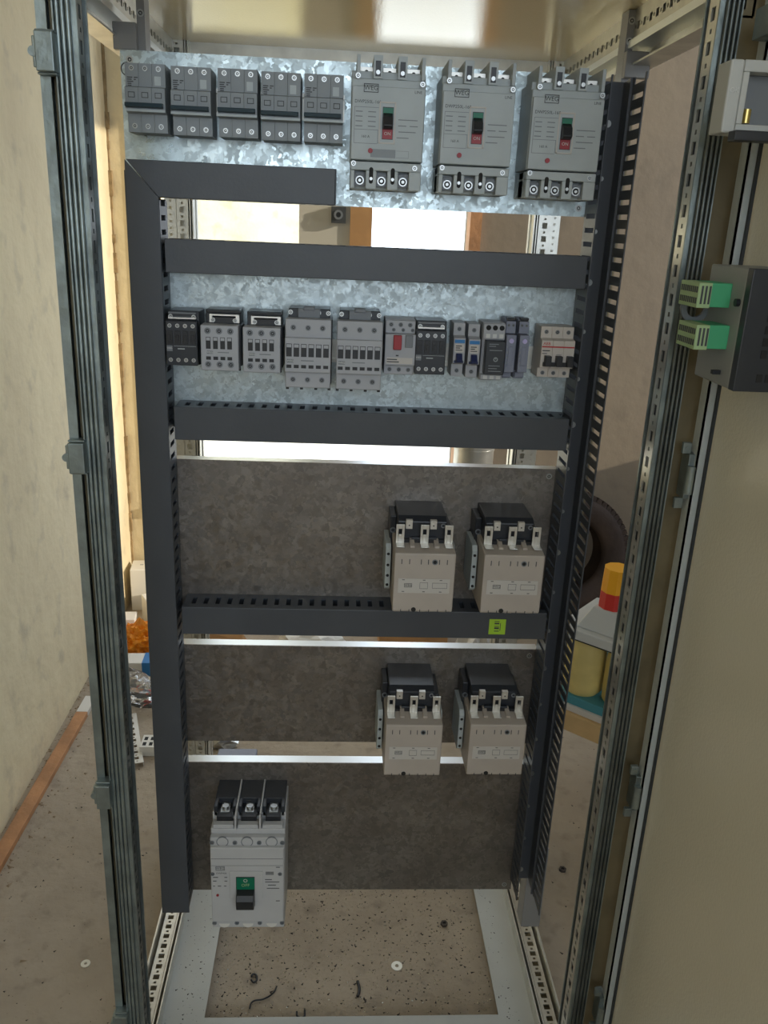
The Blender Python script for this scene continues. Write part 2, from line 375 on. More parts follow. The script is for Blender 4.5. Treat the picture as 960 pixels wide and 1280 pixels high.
# lock keepers on the left post
for i, zr in enumerate((.155, -.284, -.774, -1.201)):
    b = MB(); b.box(-.3225, -.3035, .998, 1.018, -.019, .019); b.box(-.327, -.3215, 1.004, 1.018, -.015, .015); b.box(-.3235, -.3035, 1.004, 1.02, .019, .0215); b.box(-.3235, -.3035, 1.004, 1.02, -.0215, -.019)
    b.cyl((-.326, 1.002, 0), .005, .012, 'y', 12); b.build('lock_keeper', 'post', pl, (0, 0, CZ+zr), bevel=.0012)
# door
dr = thing('door', None, None); dr.parent = enc
DX = .459
bx('door_panel', 'doorp', dr, DX, DX+.018, .28, 1.0, .02, TOP, .001)
b = MB(); b.box(DX-.012, DX, .988, .992, .03, TOP-.01); b.box(DX-.012, DX-.0105, .988, 1.01, .03, TOP-.01); b.build('door_lip', 'lip', dr)
b = MB(); b.box(DX-.003, DX, .982, .9865, .03, TOP-.01); b.build('door_seal', 'rubber', dr)
for zr in (-.286, -.762, -1.18):
    b = MB(); b.box(.440, .449, .996, 1.02, -.028, .03); b.cyl((.4445, .994, -.02), .0065, .036, 'z', 14); b.box(.432, .443, 1.0, 1.006, .03, .044); b.box(.432, .443, 1.0, 1.006, -.042, -.028); b.cyl((.438, .999, .037), .0035, .003, 'y', 10)
    b.build('hinge', 'post', dr, (0, 0, CZ+zr), bevel=.0008)
bx('hinge_bracket', 'post', dr, .43, .457, .93, .99, CZ+.20, CZ+.23, .001)

# ------------------------------------------------------------------ mounting plates
def plate(z1, z0, m, label, fl=True):
    t = thing('mounting_plate', label, 'plate', (0, P, CZ+z0))
    h = z1-z0
    bx('sheet', m, t, -.311, .366, 0, .002, 0, h)
    if fl: bx('top_flange', 'bright', t, -.311, .366, .002, .022, h-.002, h)
    b = MB(); holes_row(b, (-.298, ), 0, h-.012, .005, 0, 1); holes_row(b, (.352,), 0, h-.012, .005, 0, 1); holes_row(b, (-.298, .352), 0, .012, .005, 0, 1)
    b.build('fixing_screw', ['screw', 'hole'], t)
    return t
p1 = plate(.212, .022, 'galv_top', 'top galvanised mounting plate carrying five grey breakers and three large moulded breakers')
b = MB(); b.cyl((-.302, -.0006, .166), .009, .001, 'y', 20, 0, hole=.0075); b.build('scribed_ring', 'print', p1)
plate(-.04, -.318, 'galv', 'galvanised mounting plate in the second row behind the small contactors and relays')
plate(-.371, -.640, 'galv_shaded', 'shade-toned galvanised mounting plate in the third row carrying two large contactors')
plate(-.704, -.898, 'galv_shaded', 'narrow shade-toned plate in the fourth row with backlight-toned top edge and two large contactors')
plate(-.944, -1.235, 'galv_shaded', 'lowest shade-toned mounting plate carrying the light grey breaker with green OFF flag')

# ------------------------------------------------------------------ wiring ducts
def slotwall(b, L, D, axis_tf, pitch=.0195, fin=.012, m=0, base=.014, rim=.009):
    # local: u along length, v from base outwards (0..D), w thickness ; real gaps between fingers, closed by a rim
    b.tf = axis_tf
    b.box(0, L, 0, base, 0, .0018, m); b.box(0, L, D-rim, D, 0, .0018, m)
    u = (L % pitch)/2
    while u+fin < L+1e-6:
        b.box(u, u+fin, base, D-rim, 0, .0018, m); u += pitch
    b.tf = None
def hduct(x0, x1, z0, z1, yf, label, slots=True):
    t = thing('cable_duct', label, 'cable duct', (0, P-.001, CZ+z0)); h = z1-z0; D = P-.001-yf
    bx('duct_cover', 'duct', t, x0, x1, -D, -D+.002, 0, h, .0012)
    b = MB(); b.box(x0, x1, -D+.002, -D+.009, h-.002, h-.0002); b.box(x0, x1, -D+.002, -D+.009, .0002, .002); b.build('cover_lip', 'duct', t)
    for z in (h-.0022, .0004):
        b = MB(); slotwall(b, x1-x0, D-.006, lambda u, v, w_: (x0+u, -v, z+w_)); b.build('slotted_wall', 'duct_in', t)
    bx('duct_base', 'duct_in', t, x0, x1, -.002, 0, .001, h-.001)
    return t
d2 = hduct(-.250, .360, -.079, -.0325, 1.265, 'grey horizontal duct directly above the row of small contactors')
d3 = hduct(-.246, .360, -.325, -.274, 1.265, 'grey horizontal duct directly below the row of small contactors')
d4 = hduct(-.246, .360, -.655, -.606, 1.265, 'grey horizontal duct with a lime green sticker near its right end')
# top duct mitred with the left vertical duct
t = thing('cable_duct', 'short grey horizontal duct under the five small breakers, mitred into the left duct', 'cable duct', (0, P-.001, CZ))
b = MB(); D = .060
def poly_front(b, pts, y0, y1):
    n = len(pts); b.add([(x, y0, z) for x, z in pts]+[(x, y1, z) for x, z in pts], [tuple(range(n)), tuple(range(2*n-1, n-1, -1))]+[(i, n+i, n+(i+1) % n, (i+1) % n) for i in range(n)])
poly_front(b, [(-.2965, .069), (-.2545, .0215), (-.009, .0215), (-.009, .069)], -D, -D+.002); b.build('duct_cover', 'duct', t, bevel=.001)
b = MB(); b.box(-.0108, -.009, -D, 0, .0215, .069); b.build('duct_end', 'duct', t)
for z, x0 in ((.065, -.285), (.0215, -.249)):
    b = MB(); slotwall(b, -.012-x0, D-.006, lambda u, v, w_: (x0+u, -v, z+w_)); b.build('slotted_wall', 'duct_in', t)
bx('duct_base', 'duct_in', t, -.25, -.011, -.002, 0, .0225, .065)
t = thing('cable_duct', 'tall dark grey covered duct running down the left side of the mounting plates', 'cable duct', (0, P-.001, CZ))
b = MB(); poly_front(b, [(-.2985, .069), (-.303, -1.232), (-.2525, -1.232), (-.2545, .0215)], -D, -D+.002); b.build('duct_cover', 'duct', t, bevel=.001)
for x in (-.3010, -.2565):
    L = 1.230+(.055 if x < -.28 else .018)
    b = MB(); slotwall(b, L, D-.006, lambda u, v, w_: (x+w_, -v, -1.230+u)); b.build('slotted_wall', 'duct_in', t)
bx('duct_base', 'duct_in', t, -.298, -.256, -.002, 0, -1.230, .02)
# open right duct
t = thing('cable_duct', 'tall open dark blue grey duct without cover running down the right side', 'cable duct', (0, P-.001, CZ))
bx('duct_base', 'duct', t, .363, .398, -.0025, 0, -1.205, .205)
for x, dd_ in ((.3620, .06), (.3970, .097)):
    b = MB(); slotwall(b, 1.41, dd_, lambda u, v, w_: (x+w_, -v, -1.205+u), fin=.0125, base=.010 if x < .38 else .05, rim=.0045)
    if x > .38: b.box(x-.0035, x, -.044, -.0425, -1.205, .205)
    b.build('slotted_wall', 'duct', t)
for k in range(19):
    z = .15-k*.074; b = MB(); b.cyl((.380, -.0045, z), .0034 if k % 3 else .005, .002, 'y', 10); b.build('fixing_screw', 'screw', t)

# lime sticker on the third duct
st = tag(bx('barcode_sticker', 'sticker', None, -.014, .014, -.0004, 0, -.014, .014), 'small lime green barcode sticker stuck on the third grey duct', 'sticker')
pp = at(621.5, 783.5, 1.2645); st.location = pp
b = MB()
for k in range(5): b.box(-.005, .003, -.0008, -.0004, .0095-k*.0045, .0095-k*.0045+(.0012, .0026, .001, .003, .0015)[k])
b.box(.0045, .0055, -.0008, -.0004, -.007, .007); b.build('print', 'print', st)

# DIN rails
for z, x0, x1, lab in ((at(297, 129, 1.31).z-CZ, -.30, 0.0, 'narrow steel mounting rail behind the five small grey breakers'), (at(450, 440, 1.31).z-CZ, -.25, .35, 'narrow steel mounting rail behind the second row of devices')):
    b = MB(); b.box(x0, x1, -.007, -.0055, -.0175, -.012); b.box(x0, x1, -.007, -.0055, .012, .0175); b.box(x0, x1, -.0055, 0, -.0125, -.012); b.box(x0, x1, -.0055, 0, .012, .0125); b.box(x0, x1, -.0012, 0, -.012, .012)
    tag(b.build('mounting_rail', 'rail', None, (0, P, CZ+z)), lab, 'rail')

# ------------------------------------------------------------------ device builders (local: back y=0, front -y, centre x=0 z=0)
def put(o, px, py, depth, label=None, dy=0):
    q = at(px, py, P-depth); o.location = (q.x, P-dy, q.z)
    if label: o['label'] = label
    return o
def make_mcb():
    r = thing('circuit_breaker', None, 'circuit breaker', group='five grey three pole breakers on the top plate')
    prof = [(-.006, -.042), (-.050, -.042), (-.050, -.019), (-.062, -.016), (-.062, .012), (-.055, .014), (-.055, .042), (-.006, .042)]
    for k in (-1, 0, 1):
        b = MB(); b.prism(prof, -.0087, .0087); b.box(-.0045, .0045, -.0623, -.062, -.0005, .0065, 1); b.box(-.0036, .0036, -.0626, -.0622, .0004, .0056, 0)
        p = b.build('pole', ['bread', 'print'], r, (k*.0177, 0, 0), bevel=.0006)
        for z, y in ((.036, -.055), (-.034, -.050)):
            b = MB(); holes_row(b, (0,), y, z, .0034, 0, 1, 14); b.build('terminal_screw', ['screw', 'hole'], p)
    b = MB(); b.prism([(-.060, -.006), (-.069, -.007), (-.070, -.012), (-.060, -.013)], -.026, .024); b.build('toggle_bar', 'toggle', r, bevel=.0008)
    bx('toggle_ledge', 'bread2', r, -.0265, .0265, -.0645, -.062, -.0175, -.0145)
    b = MB()
    for x0, x1, z in ((-.024, -.017, .024), (-.015, -.010, .024), (-.024, -.018, .0215), (-.024, -.016, .019), (-.0235, -.0185, .0165), (-.0235, -.0185, .0142), (-.015, -.0125, .0215)):
        b.box(x0, x1, -.0553, -.055, z, z+.0013)
    b.box(.012, .0205, -.0552, -.055, .016, .027, 1)
    b.build('print', ['print', 'bread2'], r)
    return r
mcb = make_mcb()
for i, (px, py, lab) in enumerate(((182, 122.5, 'leftmost grey three pole breaker, at the corner of the top plate'), (239, 126.5, 'second grey three pole breaker from the left end of the top plate'),
        (297, 129, 'middle one of the five grey three pole breakers on the top plate'), (351, 133, 'fourth grey three pole breaker from the left on the top plate'),
        (404.5, 135.5, 'grey three pole breaker nearest the first large moulded breaker'))):
    put(mcb if i == 0 else copy_tree(mcb), px, py, .058, lab)

def make_mccb():
    r = thing('moulded_case_breaker', None, 'circuit breaker', group='three large moulded breakers on the top plate')
    k = .00037
    U = lambda u: (u-172)*k
    V = lambda v: (252-v)*k
    b = MB(); b.box(-.0495, .0495, -.078, -.0, V(378), V(105)); b.box(-.0495, .0495, -.068, 0, V(110), V(78)); b.build('body', 'bread2', r, bevel=.0015)
    bx('front_panel', 'bread2', r, -.0485, .0485, -.0835, -.078, V(376), V(132), .001)
    # upper barriers
    for u0, u1, ov in ((52, 70, 0), (112, 150, 1), (200, 238, 1), (285, 303, 0)):
        b = MB(); b.box(U(u0)+.001, U(u1)-.001, -.080, -.001, V(105), V(30))
        if ov: b.box(U((u0+u1)/2)-.0035, U((u0+u1)/2)+.0035, -.0804, -.080, V(98), V(48), 1); b.cyl((U((u0+u1)/2), -.081, V(85)), .0028, .001, 'y', 10, 2)
        b.build('phase_barrier', ['bread2', 'black', 'screw'], r, bevel=.0006)
    for u in (91, 175, 262):
        b = MB(); b.box(U(u)-.0085, U(u)+.0085, -.060, -.02, V(105), V(62), 0); b.cyl((U(u), -.0615, V(78)), .0045, .002, 'y', 14, 0, hole=.0026); b.cyl((U(u), -.0605, V(78)), .0026, .001, 'y', 10, 1)
        b.build('terminal', ['tin', 'hole'], r)
    # lower cover with three scooped terminals
    b = MB(); zt, zb, zm = V(382), V(476), V(412)
    b.box(-.0485, .0485, -.0825, -.03, zm, zt)
    for x0, x1 in ((-.0485, U(57)), (U(98), U(138)), (U(178), U(218)), (U(258), .0485)): b.box(x0, x1, -.0825, -.03, zb, zm)
    b.box(-.0485, .0485, -.06, 0, zb, zt); b.build('terminal_cover', 'bread2', r, bevel=.0012)
    for u in (77, 158, 238):
        b = MB(); b.box(U(u)-.0072, U(u)+.0072, -.072, -.060, zb+.004, V(420), 2); b.cyl((U(u), -.0745, V(446)), .0058, .003, 'y', 16, 0, hole=.0042); b.cyl((U(u), -.0735, V(446)), .0042, .001, 'y', 12, 1); b.cyl((U(u), -.075, V(446)), .0022, .002, 'y', 8, 0)
        b.build('terminal', ['screw', 'hole', 'dgrey'], r)
    for u in (118, 198):
        b = MB(); b.box(U(u)-.0028, U(u)+.0028, -.0828, -.0825, V(450), V(408)); b.cyl((U(u), -.0828, V(408)), .0028, .0004, 'y', 12); b.cyl((U(u), -.0828, V(450)), .0028, .0004, 'y', 12); b.cyl((U(u), -.0832, V(440)), .0022, .0005, 'y', 10, 1); b.build('fixing_slot', ['hole', 'screw'], r)
    for u, v in ((60, 100), (292, 118), (52, 390), (278, 398)):
        b = MB(); holes_row(b, (U(u),), -.0835, V(v), .0035, 0, 1); b.build('screw', ['screw', 'hole'], r)
    # toggle
    b = MB()
    for a in ((140, 200, 180, 185), (140, 200, 315, 320), (140, 145, 180, 320), (195, 200, 180, 320)): b.box(U(a[0]), U(a[1]), -.0845, -.0835, V(a[3]), V(a[2]))
    b.build('toggle_frame', 'label', r)
    b = MB(); b.box(U(152), U(192), -.0838, -.0835, V(305), V(197), 0); b.box(U(154), U(190), -.0842, -.0838, V(222), V(200), 1); b.box(U(154), U(190), -.0842, -.0838, V(303), V(270), 2)
    b.build('toggle_window', ['black', 'green', 'red'], r)
    b = MB(); b.prism([(-.0838, V(272)), (-.0838, V(216)), (-.093, V(232)), (-.097, V(262)), (-.092, V(270))], U(155), U(189)); b.build('toggle', 'black', r, bevel=.001)
    text('ON', .0058, 'label', r, U(172), -.0844, V(286))
    b = MB(); b.cyl((U(112), -.086, V(345)), .0032, .003, 'y', 14); b.build('trip_button', 'red', r)
    logo(r, U(108), -.0837, V(138))
    text('DWP250L-160', .0058, 'print', r, U(98), -.0837, V(183)); text('160 A', .0048, 'print', r, U(92), -.0837, V(298)); text('LINE', .005, 'print', r, U(278), -.0837, V(145))
    b = MB()
    for a in ((50, 138, 200, 201.5), (50, 138, 274, 275.5), (50, 135, 320, 321.5), (50, 51.5, 200, 320), (136, 137.5, 274, 320)): b.box(U(a[0]), U(a[1]), -.0837, -.0835, V(a[3]), V(a[2]))
    for v in (214, 230, 246, 262):
        b.box(U(55), U(80), -.0837, -.0835, V(v+3), V(v)); b.box(U(100), U(128), -.0837, -.0835, V(v+3), V(v))
    for v, a0, a1 in ((236, 210, 280), (256, 210, 240), (256, 252, 282), (276, 212, 275), (296, 206, 250)): b.box(U(a0), U(a1), -.0837, -.0835, V(v+3), V(v))
    b.build('print', 'dgrey', r)
    return r
mc = make_mccb()
for i, (px, py, lab) in enumerate(((484.5, 155, 'large moulded breaker nearest the small grey breakers, with a blank rating label'), (596, 161, 'middle large moulded breaker on the top plate'), (706.5, 168, 'rightmost large moulded breaker, beside the open right duct'))):
    o = put(mc if i == 0 else copy_tree(mc), px, py, .08, lab)
    if i == 0: first = o
b = MB(); b.box(-.022, .012, -.0842, -.0835, -.0425, -.032); b.box(.013, .030, -.0838, -.0835, -.042, -.0415); b.box(.013, .030, -.0838, -.0835, -.0335, -.033); b.box(.0295, .030, -.0838, -.0835, -.042, -.033)
b.build('rating_label', 'bread', first)

def make_small_contactor():
    r = thing('contactor', None, 'contactor', group='two narrow grey contactors in the second row')
    k = .054/158
    U = lambda u: (u-299)*k
    V = lambda v: (500-v)*k
    b = MB(); b.box(-.024, .026, -.048, -.008, V(592), V(350)); b.box(-.027, .029, -.055, -.02, V(585), V(410)); b.build('base', 'blackm', r, bevel=.0012)
    bx('front_cover', 'lgrey', r, U(220), U(378), -.085, -.055, V(595), V(405), .0015)
    b = MB(); b.box(-.015, .024, -.062, -.058, V(372), V(366)); b.box(-.017, -.013, -.062, -.055, V(400), V(366)); b.box(.021, .026, -.062, -.055, V(400), V(366)); b.build('coil_bracket', 'tin', r)
    b = MB(); b.box(-.012, .018, -.060, -.048, V(405), V(378)); b.box(-.022, .028, -.056, -.05, V(362), V(352)); b.build('top_block', 'black', r, bevel=.0008)
    b = MB(); holes_row(b, (U(264), U(358)), -.0625, V(390), .0034, 0, 1); b.build('coil_screw', ['screw', 'hole'], r)
    for v in (428, 568):
        for u in (250, 298, 345):
            b = MB(); holes_row(b, (U(u),), -.085, V(v), .0046, 0, 1, 14); b.build('terminal_screw', ['dgrey', 'hole'], r)
    for j, u in enumerate((252, 282, 312, 341)):
        b = MB(); b.box(U(u)-.0034, U(u)+.0034, -.0855, -.085, V(503), V(454), 0); b.box(U(u)-.0027, U(u)+.0027, -.0862, -.0855, V(468), V(456), 1); b.build('contact_window', ['black', 'lgrey'], r)
        b = MB(); b.box(U(u)-.0034, U(u)+.0034, -.0853, -.085, V(549), V(535)); b.build('label_slot', 'black', r)
    b = MB(); b.box(U(245), U(271), -.0853, -.085, V(524), V(511)); b.build('logo_plate', 'dgrey', r); text('WEG', .004, 'white', r, U(258), -.0856, V(517.5))
    b = MB(); b.box(U(290), U(338), -.0852, -.085, V(519), V(515)); b.build('print', 'dgrey', r)
    for u in (232, 286, 328, 372):
        b = MB(); b.box(U(u)-.002, U(u)+.002, -.06, -.052, V(604), V(592)); b.build('peg', 'black', r)
    return r
sc = make_small_contactor(); put(sc, 274.5, 435.5, .085, 'narrow grey contactor beside the black auxiliary block at the left duct')
put(copy_tree(sc), 327, 438, .085, 'narrow grey contactor immediately left of the two wider contactors')

def make_wide_contactor():
    r = thing('contactor', None, 'contactor', group='two wider grey contactors in the second row')
    k = .066/180
    U = lambda u: (u-657)*k
    V = lambda v: (520-v)*k
    b = MB(); b.box(-.030, .030, -.055, -.008, V(660), V(352)); b.box(-.033, .034, -.06, -.02, V(650), V(390)); b.build('base', 'blackm', r, bevel=.0012)
    b = MB(); b.box(U(567), U(747), -.085, -.06, V(655), V(385)); b.box(U(567), U(747), -.094, -.085, V(590), V(455)); b.build('front_cover', 'lgrey', r, bevel=.0015)
    b = MB(); b.box(-.016, .016, -.066, -.05, V(385), V(350)); b.box(-.008, .008, -.068, -.05, V(356), V(342)); b.build('coil_block', 'dgrey', r, bevel=.001)
    b = MB(); holes_row(b, (-.027, -.010, .014, .028), -.061, V(366), .0034, 0, 1); b.build('coil_screw', ['screw', 'hole'], r)
    for v in (418, 622):
        for u in (598, 656, 713):
            b = MB(); holes_row(b, (U(u),), -.085, V(v), .004, 0, 1, 14); b.build('terminal_screw', ['dgrey', 'hole'], r)
    for j in range(6):
        u = 583+j*29
        b = MB(); b.box(U(u)-.004, U(u)+.004, -.0945, -.094, V(528), V(478), 0); b.box(U(u)-.0033, U(u)+.0033, -.0952, -.0945, V(492), V(480), 1); b.build('contact_window', ['black', 'lgrey'], r)
        b = MB(); b.box(U(u)-.0036, U(u)+.0036, -.0943, -.094, V(573), V(560)); b.build('label_slot', 'black', r)
    b = MB(); b.box(U(575), U(601), -.0943, -.094, V(552), V(538)); b.build('logo_plate', 'dgrey', r); text('WEG', .0042, 'white', r, U(588), -.0946, V(545))
    b = MB(); b.box(U(630), U(680), -.0942, -.094, V(545), V(541)); b.build('print', 'dgrey', r)
    for u in (573, 630, 688, 742):
        b = MB(); b.box(U(u)-.0022, U(u)+.0022, -.066, -.055, V(672), V(652)); b.build('peg', 'black', r)
    return r
wc = make_wide_contactor(); put(wc, 385, 443, .088, 'left one of the two wide six window grey contactors')
put(copy_tree(wc), 449, 445.5, .088, 'right one of the two wide six window grey contactors, beside the red button starter')

def make_aux(w=.045, h=.078):
    r = thing('auxiliary_contactor', None, 'contactor')
    x = w/2
    b = MB(); b.box(-x+.001, x+.001, -.058, -.008, -h/2, h/2); b.box(-x, x, -.074, -.058, -h/2+.001, h/2-.013); b.build('body', 'blackm', r, bevel=.0012)
    b = MB(); b.box(-x+.003, x-.003, -.064, -.058, h/2-.004, h/2-.002); b.box(-x+.003, x-.003, -.066, -.058, h/2-.011, h/2-.009, 1); b.build('coil_bracket', ['dgrey', 'tin'], r)
    b = MB(); holes_row(b, (-x+.006, x-.006), -.064, h/2-.008, .0032, 0, 1); b.build('coil_screw', ['screw', 'hole'], r)
    for z in (h/2-.020, -h/2+.009):
        for j in range(4):
            b = MB(); holes_row(b, (-.0165+j*.011,), -.074, z, .003, 0, 1, 10); b.build('terminal_screw', ['screw', 'hole'], r)
    for j in range(4):
        b = MB(); b.box(-.0165+j*.011-.004, -.0165+j*.011+.004, -.0755, -.074, -.007, .012); b.box(-.0165+j*.011-.002, -.0165+j*.011+.002, -.077, -.0755, -.002, .006, 0); b.build('contact_window', ['black'], r, bevel=.0004)
    b = MB(); b.box(-x+.001, -x+.009, -.0745, -.074, -.0175, -.0095); b.build('logo_plate', 'dgrey', r); text('WEG', .0034, 'white', r, -x+.005, -.0748, -.0132)
    b = MB(); b.box(-x+.011, x-.002, -.0742, -.074, -.0102, -.0098); b.box(-.006, .004, -.0742, -.074, -.0145, -.0132); b.build('print', 'bread2', r)
    return r
ax = make_aux(); put(ax, 227, 424, .074, 'black four pole auxiliary contactor tucked against the left duct')
put(copy_tree(ax), 538.5, 436, .074, 'black four pole auxiliary contactor right of the red button starter')

# motor starter
r = thing('motor_starter', 'light grey manual motor starter with one red and one black button', 'switch')
h = .078
b = MB(); b.box(-.0225, .0225, -.05, -.006, -.039, .041); b.box(-.0225, .0225, -.072, -.05, -.024, .0215); b.box(-.0225, .0225, -.062, -.05, -.039, -.024); b.box(-.022, .022, -.060, -.05, .0215, .040); b.build('body', 'cream', r, bevel=.001)
r.children[0].data.materials[0] = M['lgrey']
b = MB(); b.box(-.0105, .0015, -.078, -.072, -.0005, .0205); b.build('stop_button', 'red', r, bevel=.0008)
b = MB(); b.box(.007, .018, -.076, -.072, .003, .021); b.build('start_button', 'dgrey', r, bevel=.0008)
b = MB(); b.box(-.0195, .019, -.0724, -.072, -.0215, -.0125); b.build('rating_label', 'label', r)
b = MB(); b.box(-.019, -.004, -.0727, -.0724, -.016, -.0145); b.box(-.019, -.001, -.0727, -.0724, -.0195, -.018); b.box(-.006, -.002, -.0724, -.072, -.0105, -.0085); b.build('print', 'print', r)
for z, y in ((.034, -.060), (.0265, -.060), (-.0315, -.062)):
    for x in (-.014, 0, .014):
        b = MB(); holes_row(b, (x+(.004 if z == .0265 else 0),), y, z, .0034 if z != .0265 else .0028, 0, 1); b.build('terminal_screw', ['dgrey', 'hole'], r)
put(r, 500, 436, .068)

# two slim fuse breakers
r = thing('slim_breaker', 'left slim single pole breaker with a blue label strip, beside the black auxiliary contactor', 'circuit breaker', group='two slim blue labelled breakers')
b = MB(); b.prism([(-.006, -.040), (-.048, -.040), (-.048, -.021), (-.062, -.018), (-.062, .019), (-.048, .022), (-.048, .040), (-.006, .040)], -.0088, .0088); b.build('body', 'cream', r, bevel=.0007)
r.children[0].data.materials[0] = M['lgrey']
for z in (.031, -.031):
    b = MB(); holes_row(b, (0,), -.048, z, .0034, 0, 1); b.build('terminal_screw', ['dgrey', 'hole'], r)
bx('blue_label', 'blue', r, -.0075, .0075, -.0625, -.062, .012, .017)
b = MB(); b.box(-.0065, .0065, -.0626, -.062, -.0015, .0105, 0); b.box(-.0055, .0035, -.0628, -.0626, .007, .0085, 1); b.box(-.0055, .001, -.0628, -.0626, .004, .0055, 1); b.box(-.0055, .0045, -.0628, -.0626, .001, .0022, 1); b.build('rating_label', ['label', 'print'], r)
b = MB(); b.prism([(-.062, -.017), (-.062, -.003), (-.066, -.004), (-.073, -.012), (-.072, -.015)], -.0045, .0045); b.box(-.007, .007, -.0635, -.062, -.0175, -.0135); b.build('toggle', 'dblue', r, bevel=.0005)
put(r, 574, 439, .062)
put(copy_tree(r), 592.5, 440.5, .062, 'right slim single pole breaker with a blue label strip, beside the black faced relay')

# black faced timer relay
r = thing('timer_relay', 'narrow relay with black front plate and pale terminal rows', 'relay')
b = MB(); b.box(-.0165, .0165, -.05, -.006, -.044, .042); b.box(-.0160, .0165, -.058, -.05, -.042, -.034); b.box(-.0160, .0165, -.056, -.05, .018, .041); b.build('body', 'cream', r, bevel=.001)
r.children[0].data.materials[0] = M['lgrey']
bx('front_plate', 'blackm', r, -.0125, .0165, -.068, -.05, -.033, .0165, .001)
for x in (-.009, .001, .011):
    b = MB(); b.cyl((x, -.0568, .035), .0038, .001, 'y', 12); b.build('terminal_hole', 'hole', r)
    b = MB(); b.box(x-.003, x+.003, -.0568, -.056, .020, .026); b.build('terminal_cage', 'white', r)
    b = MB(); b.box(x-.003, x+.003, -.0588, -.058, -.041, -.036); b.build('terminal_cage', 'white', r)
b = MB()
for z, a, c_ in ((.012, -.008, .006), (.009, -.008, .002), (.003, -.007, .012), (-.020, -.007, .010), (-.024, -.007, .006), (-.028, -.007, .012)): b.box(a, c_, -.0684, -.068, z, z+.0009)
b.cyl((.003, -.0686, -.010), .0035, .0006, 'y', 12, hole=.002); b.box(.0026, .0034, -.0687, -.068, -.010, -.007); b.build('print', 'printl', r)
put(r, 616.5, 440, .060)

# blue-grey plug relays
r = thing('plug_relay', 'left blue grey plug relay with a pale lens, beside the black faced relay', 'relay', group='two blue grey plug relays')
b = MB(); b.box(-.0078, .0078, -.040, -.006, -.045, .045); b.box(-.0074, .0074, -.052, -.04, .024, .042); b.box(-.0070, .0070, -.048, -.04, -.042, -.034); b.build('socket', 'blueg', r, bevel=.0008)
b = MB(); b.box(-.0072, .0072, -.064, -.04, -.032, .023); b.box(-.0035, .0035, -.0655, -.064, -.022, .006); b.build('relay_case', 'blueg', r, bevel=.0008)
bx('clip', 'black', r, -.006, .0065, -.05, -.036, .043, .047, .0005)
b = MB(); b.cyl((0, -.0665, .0145), .0035, .003, 'y', 14); b.build('lens', 'led', r)
b = MB(); holes_row(b, (-.0035, .0035), -.052, .036, .0022, 0, 1, 8); b.build('terminal_screw', ['dgrey', 'hole'], r)
b = MB()
for z in (.004, -.004, -.012, -.020, -.027): b.box(-.0055, -.0045, -.0657, -.064, z, z+.003)
b.build('print', 'printl', r)
put(r, 637.5, 438, .060); put(copy_tree(r), 654, 438.5, .060, 'right blue grey plug relay with a pale lens, nearest the white breaker')

# white ABB breaker
r = thing('circuit_breaker', 'cream white three pole breaker with red stripe and black toggles beside the right duct', 'circuit breaker')
for k in (-1, 0, 1):
    b = MB(); b.prism([(-.006, -.038), (-.046, -.038), (-.046, -.024), (-.060, -.022), (-.060, .019), (-.046, .021), (-.046, .038), (-.006, .038)], -.0083, .0083); p = b.build('pole', 'cream', r, (k*.0168, 0, 0), bevel=.0006)
    for z in (.030, -.0315):
        b = MB(); holes_row(b, (0,), -.046, z, .0032, 0, 1); b.build('terminal_screw', ['dgrey', 'hole'], p)
bx('red_stripe', 'redp', r, -.0245, .0245, -.0604, -.060, .0085, .0105)
text('ABB', .0062, 'redp', r, -.0175, -.0604, .0140)
b = MB(); b.box(-.0235, -.012, -.0603, -.060, .003, .0045); b.box(-.0235, -.016, -.0603, -.060, -.001, .0); b.box(-.002, .006, -.0603, -.060, -.002, -.0015); b.build('print', 'print', r)
b = MB(); b.box(-.0215, .0245, -.064, -.060, -.0195, -.013)
for k in (-1, 0, 1): b.box(k*.0168-.0045+.0015, k*.0168+.0045+.0015, -.072, -.060, -.0185, -.003)
b.build('toggle', 'black', r, bevel=.0007)
put(r, 697, 442, .060)
for o in r.children:
    pass

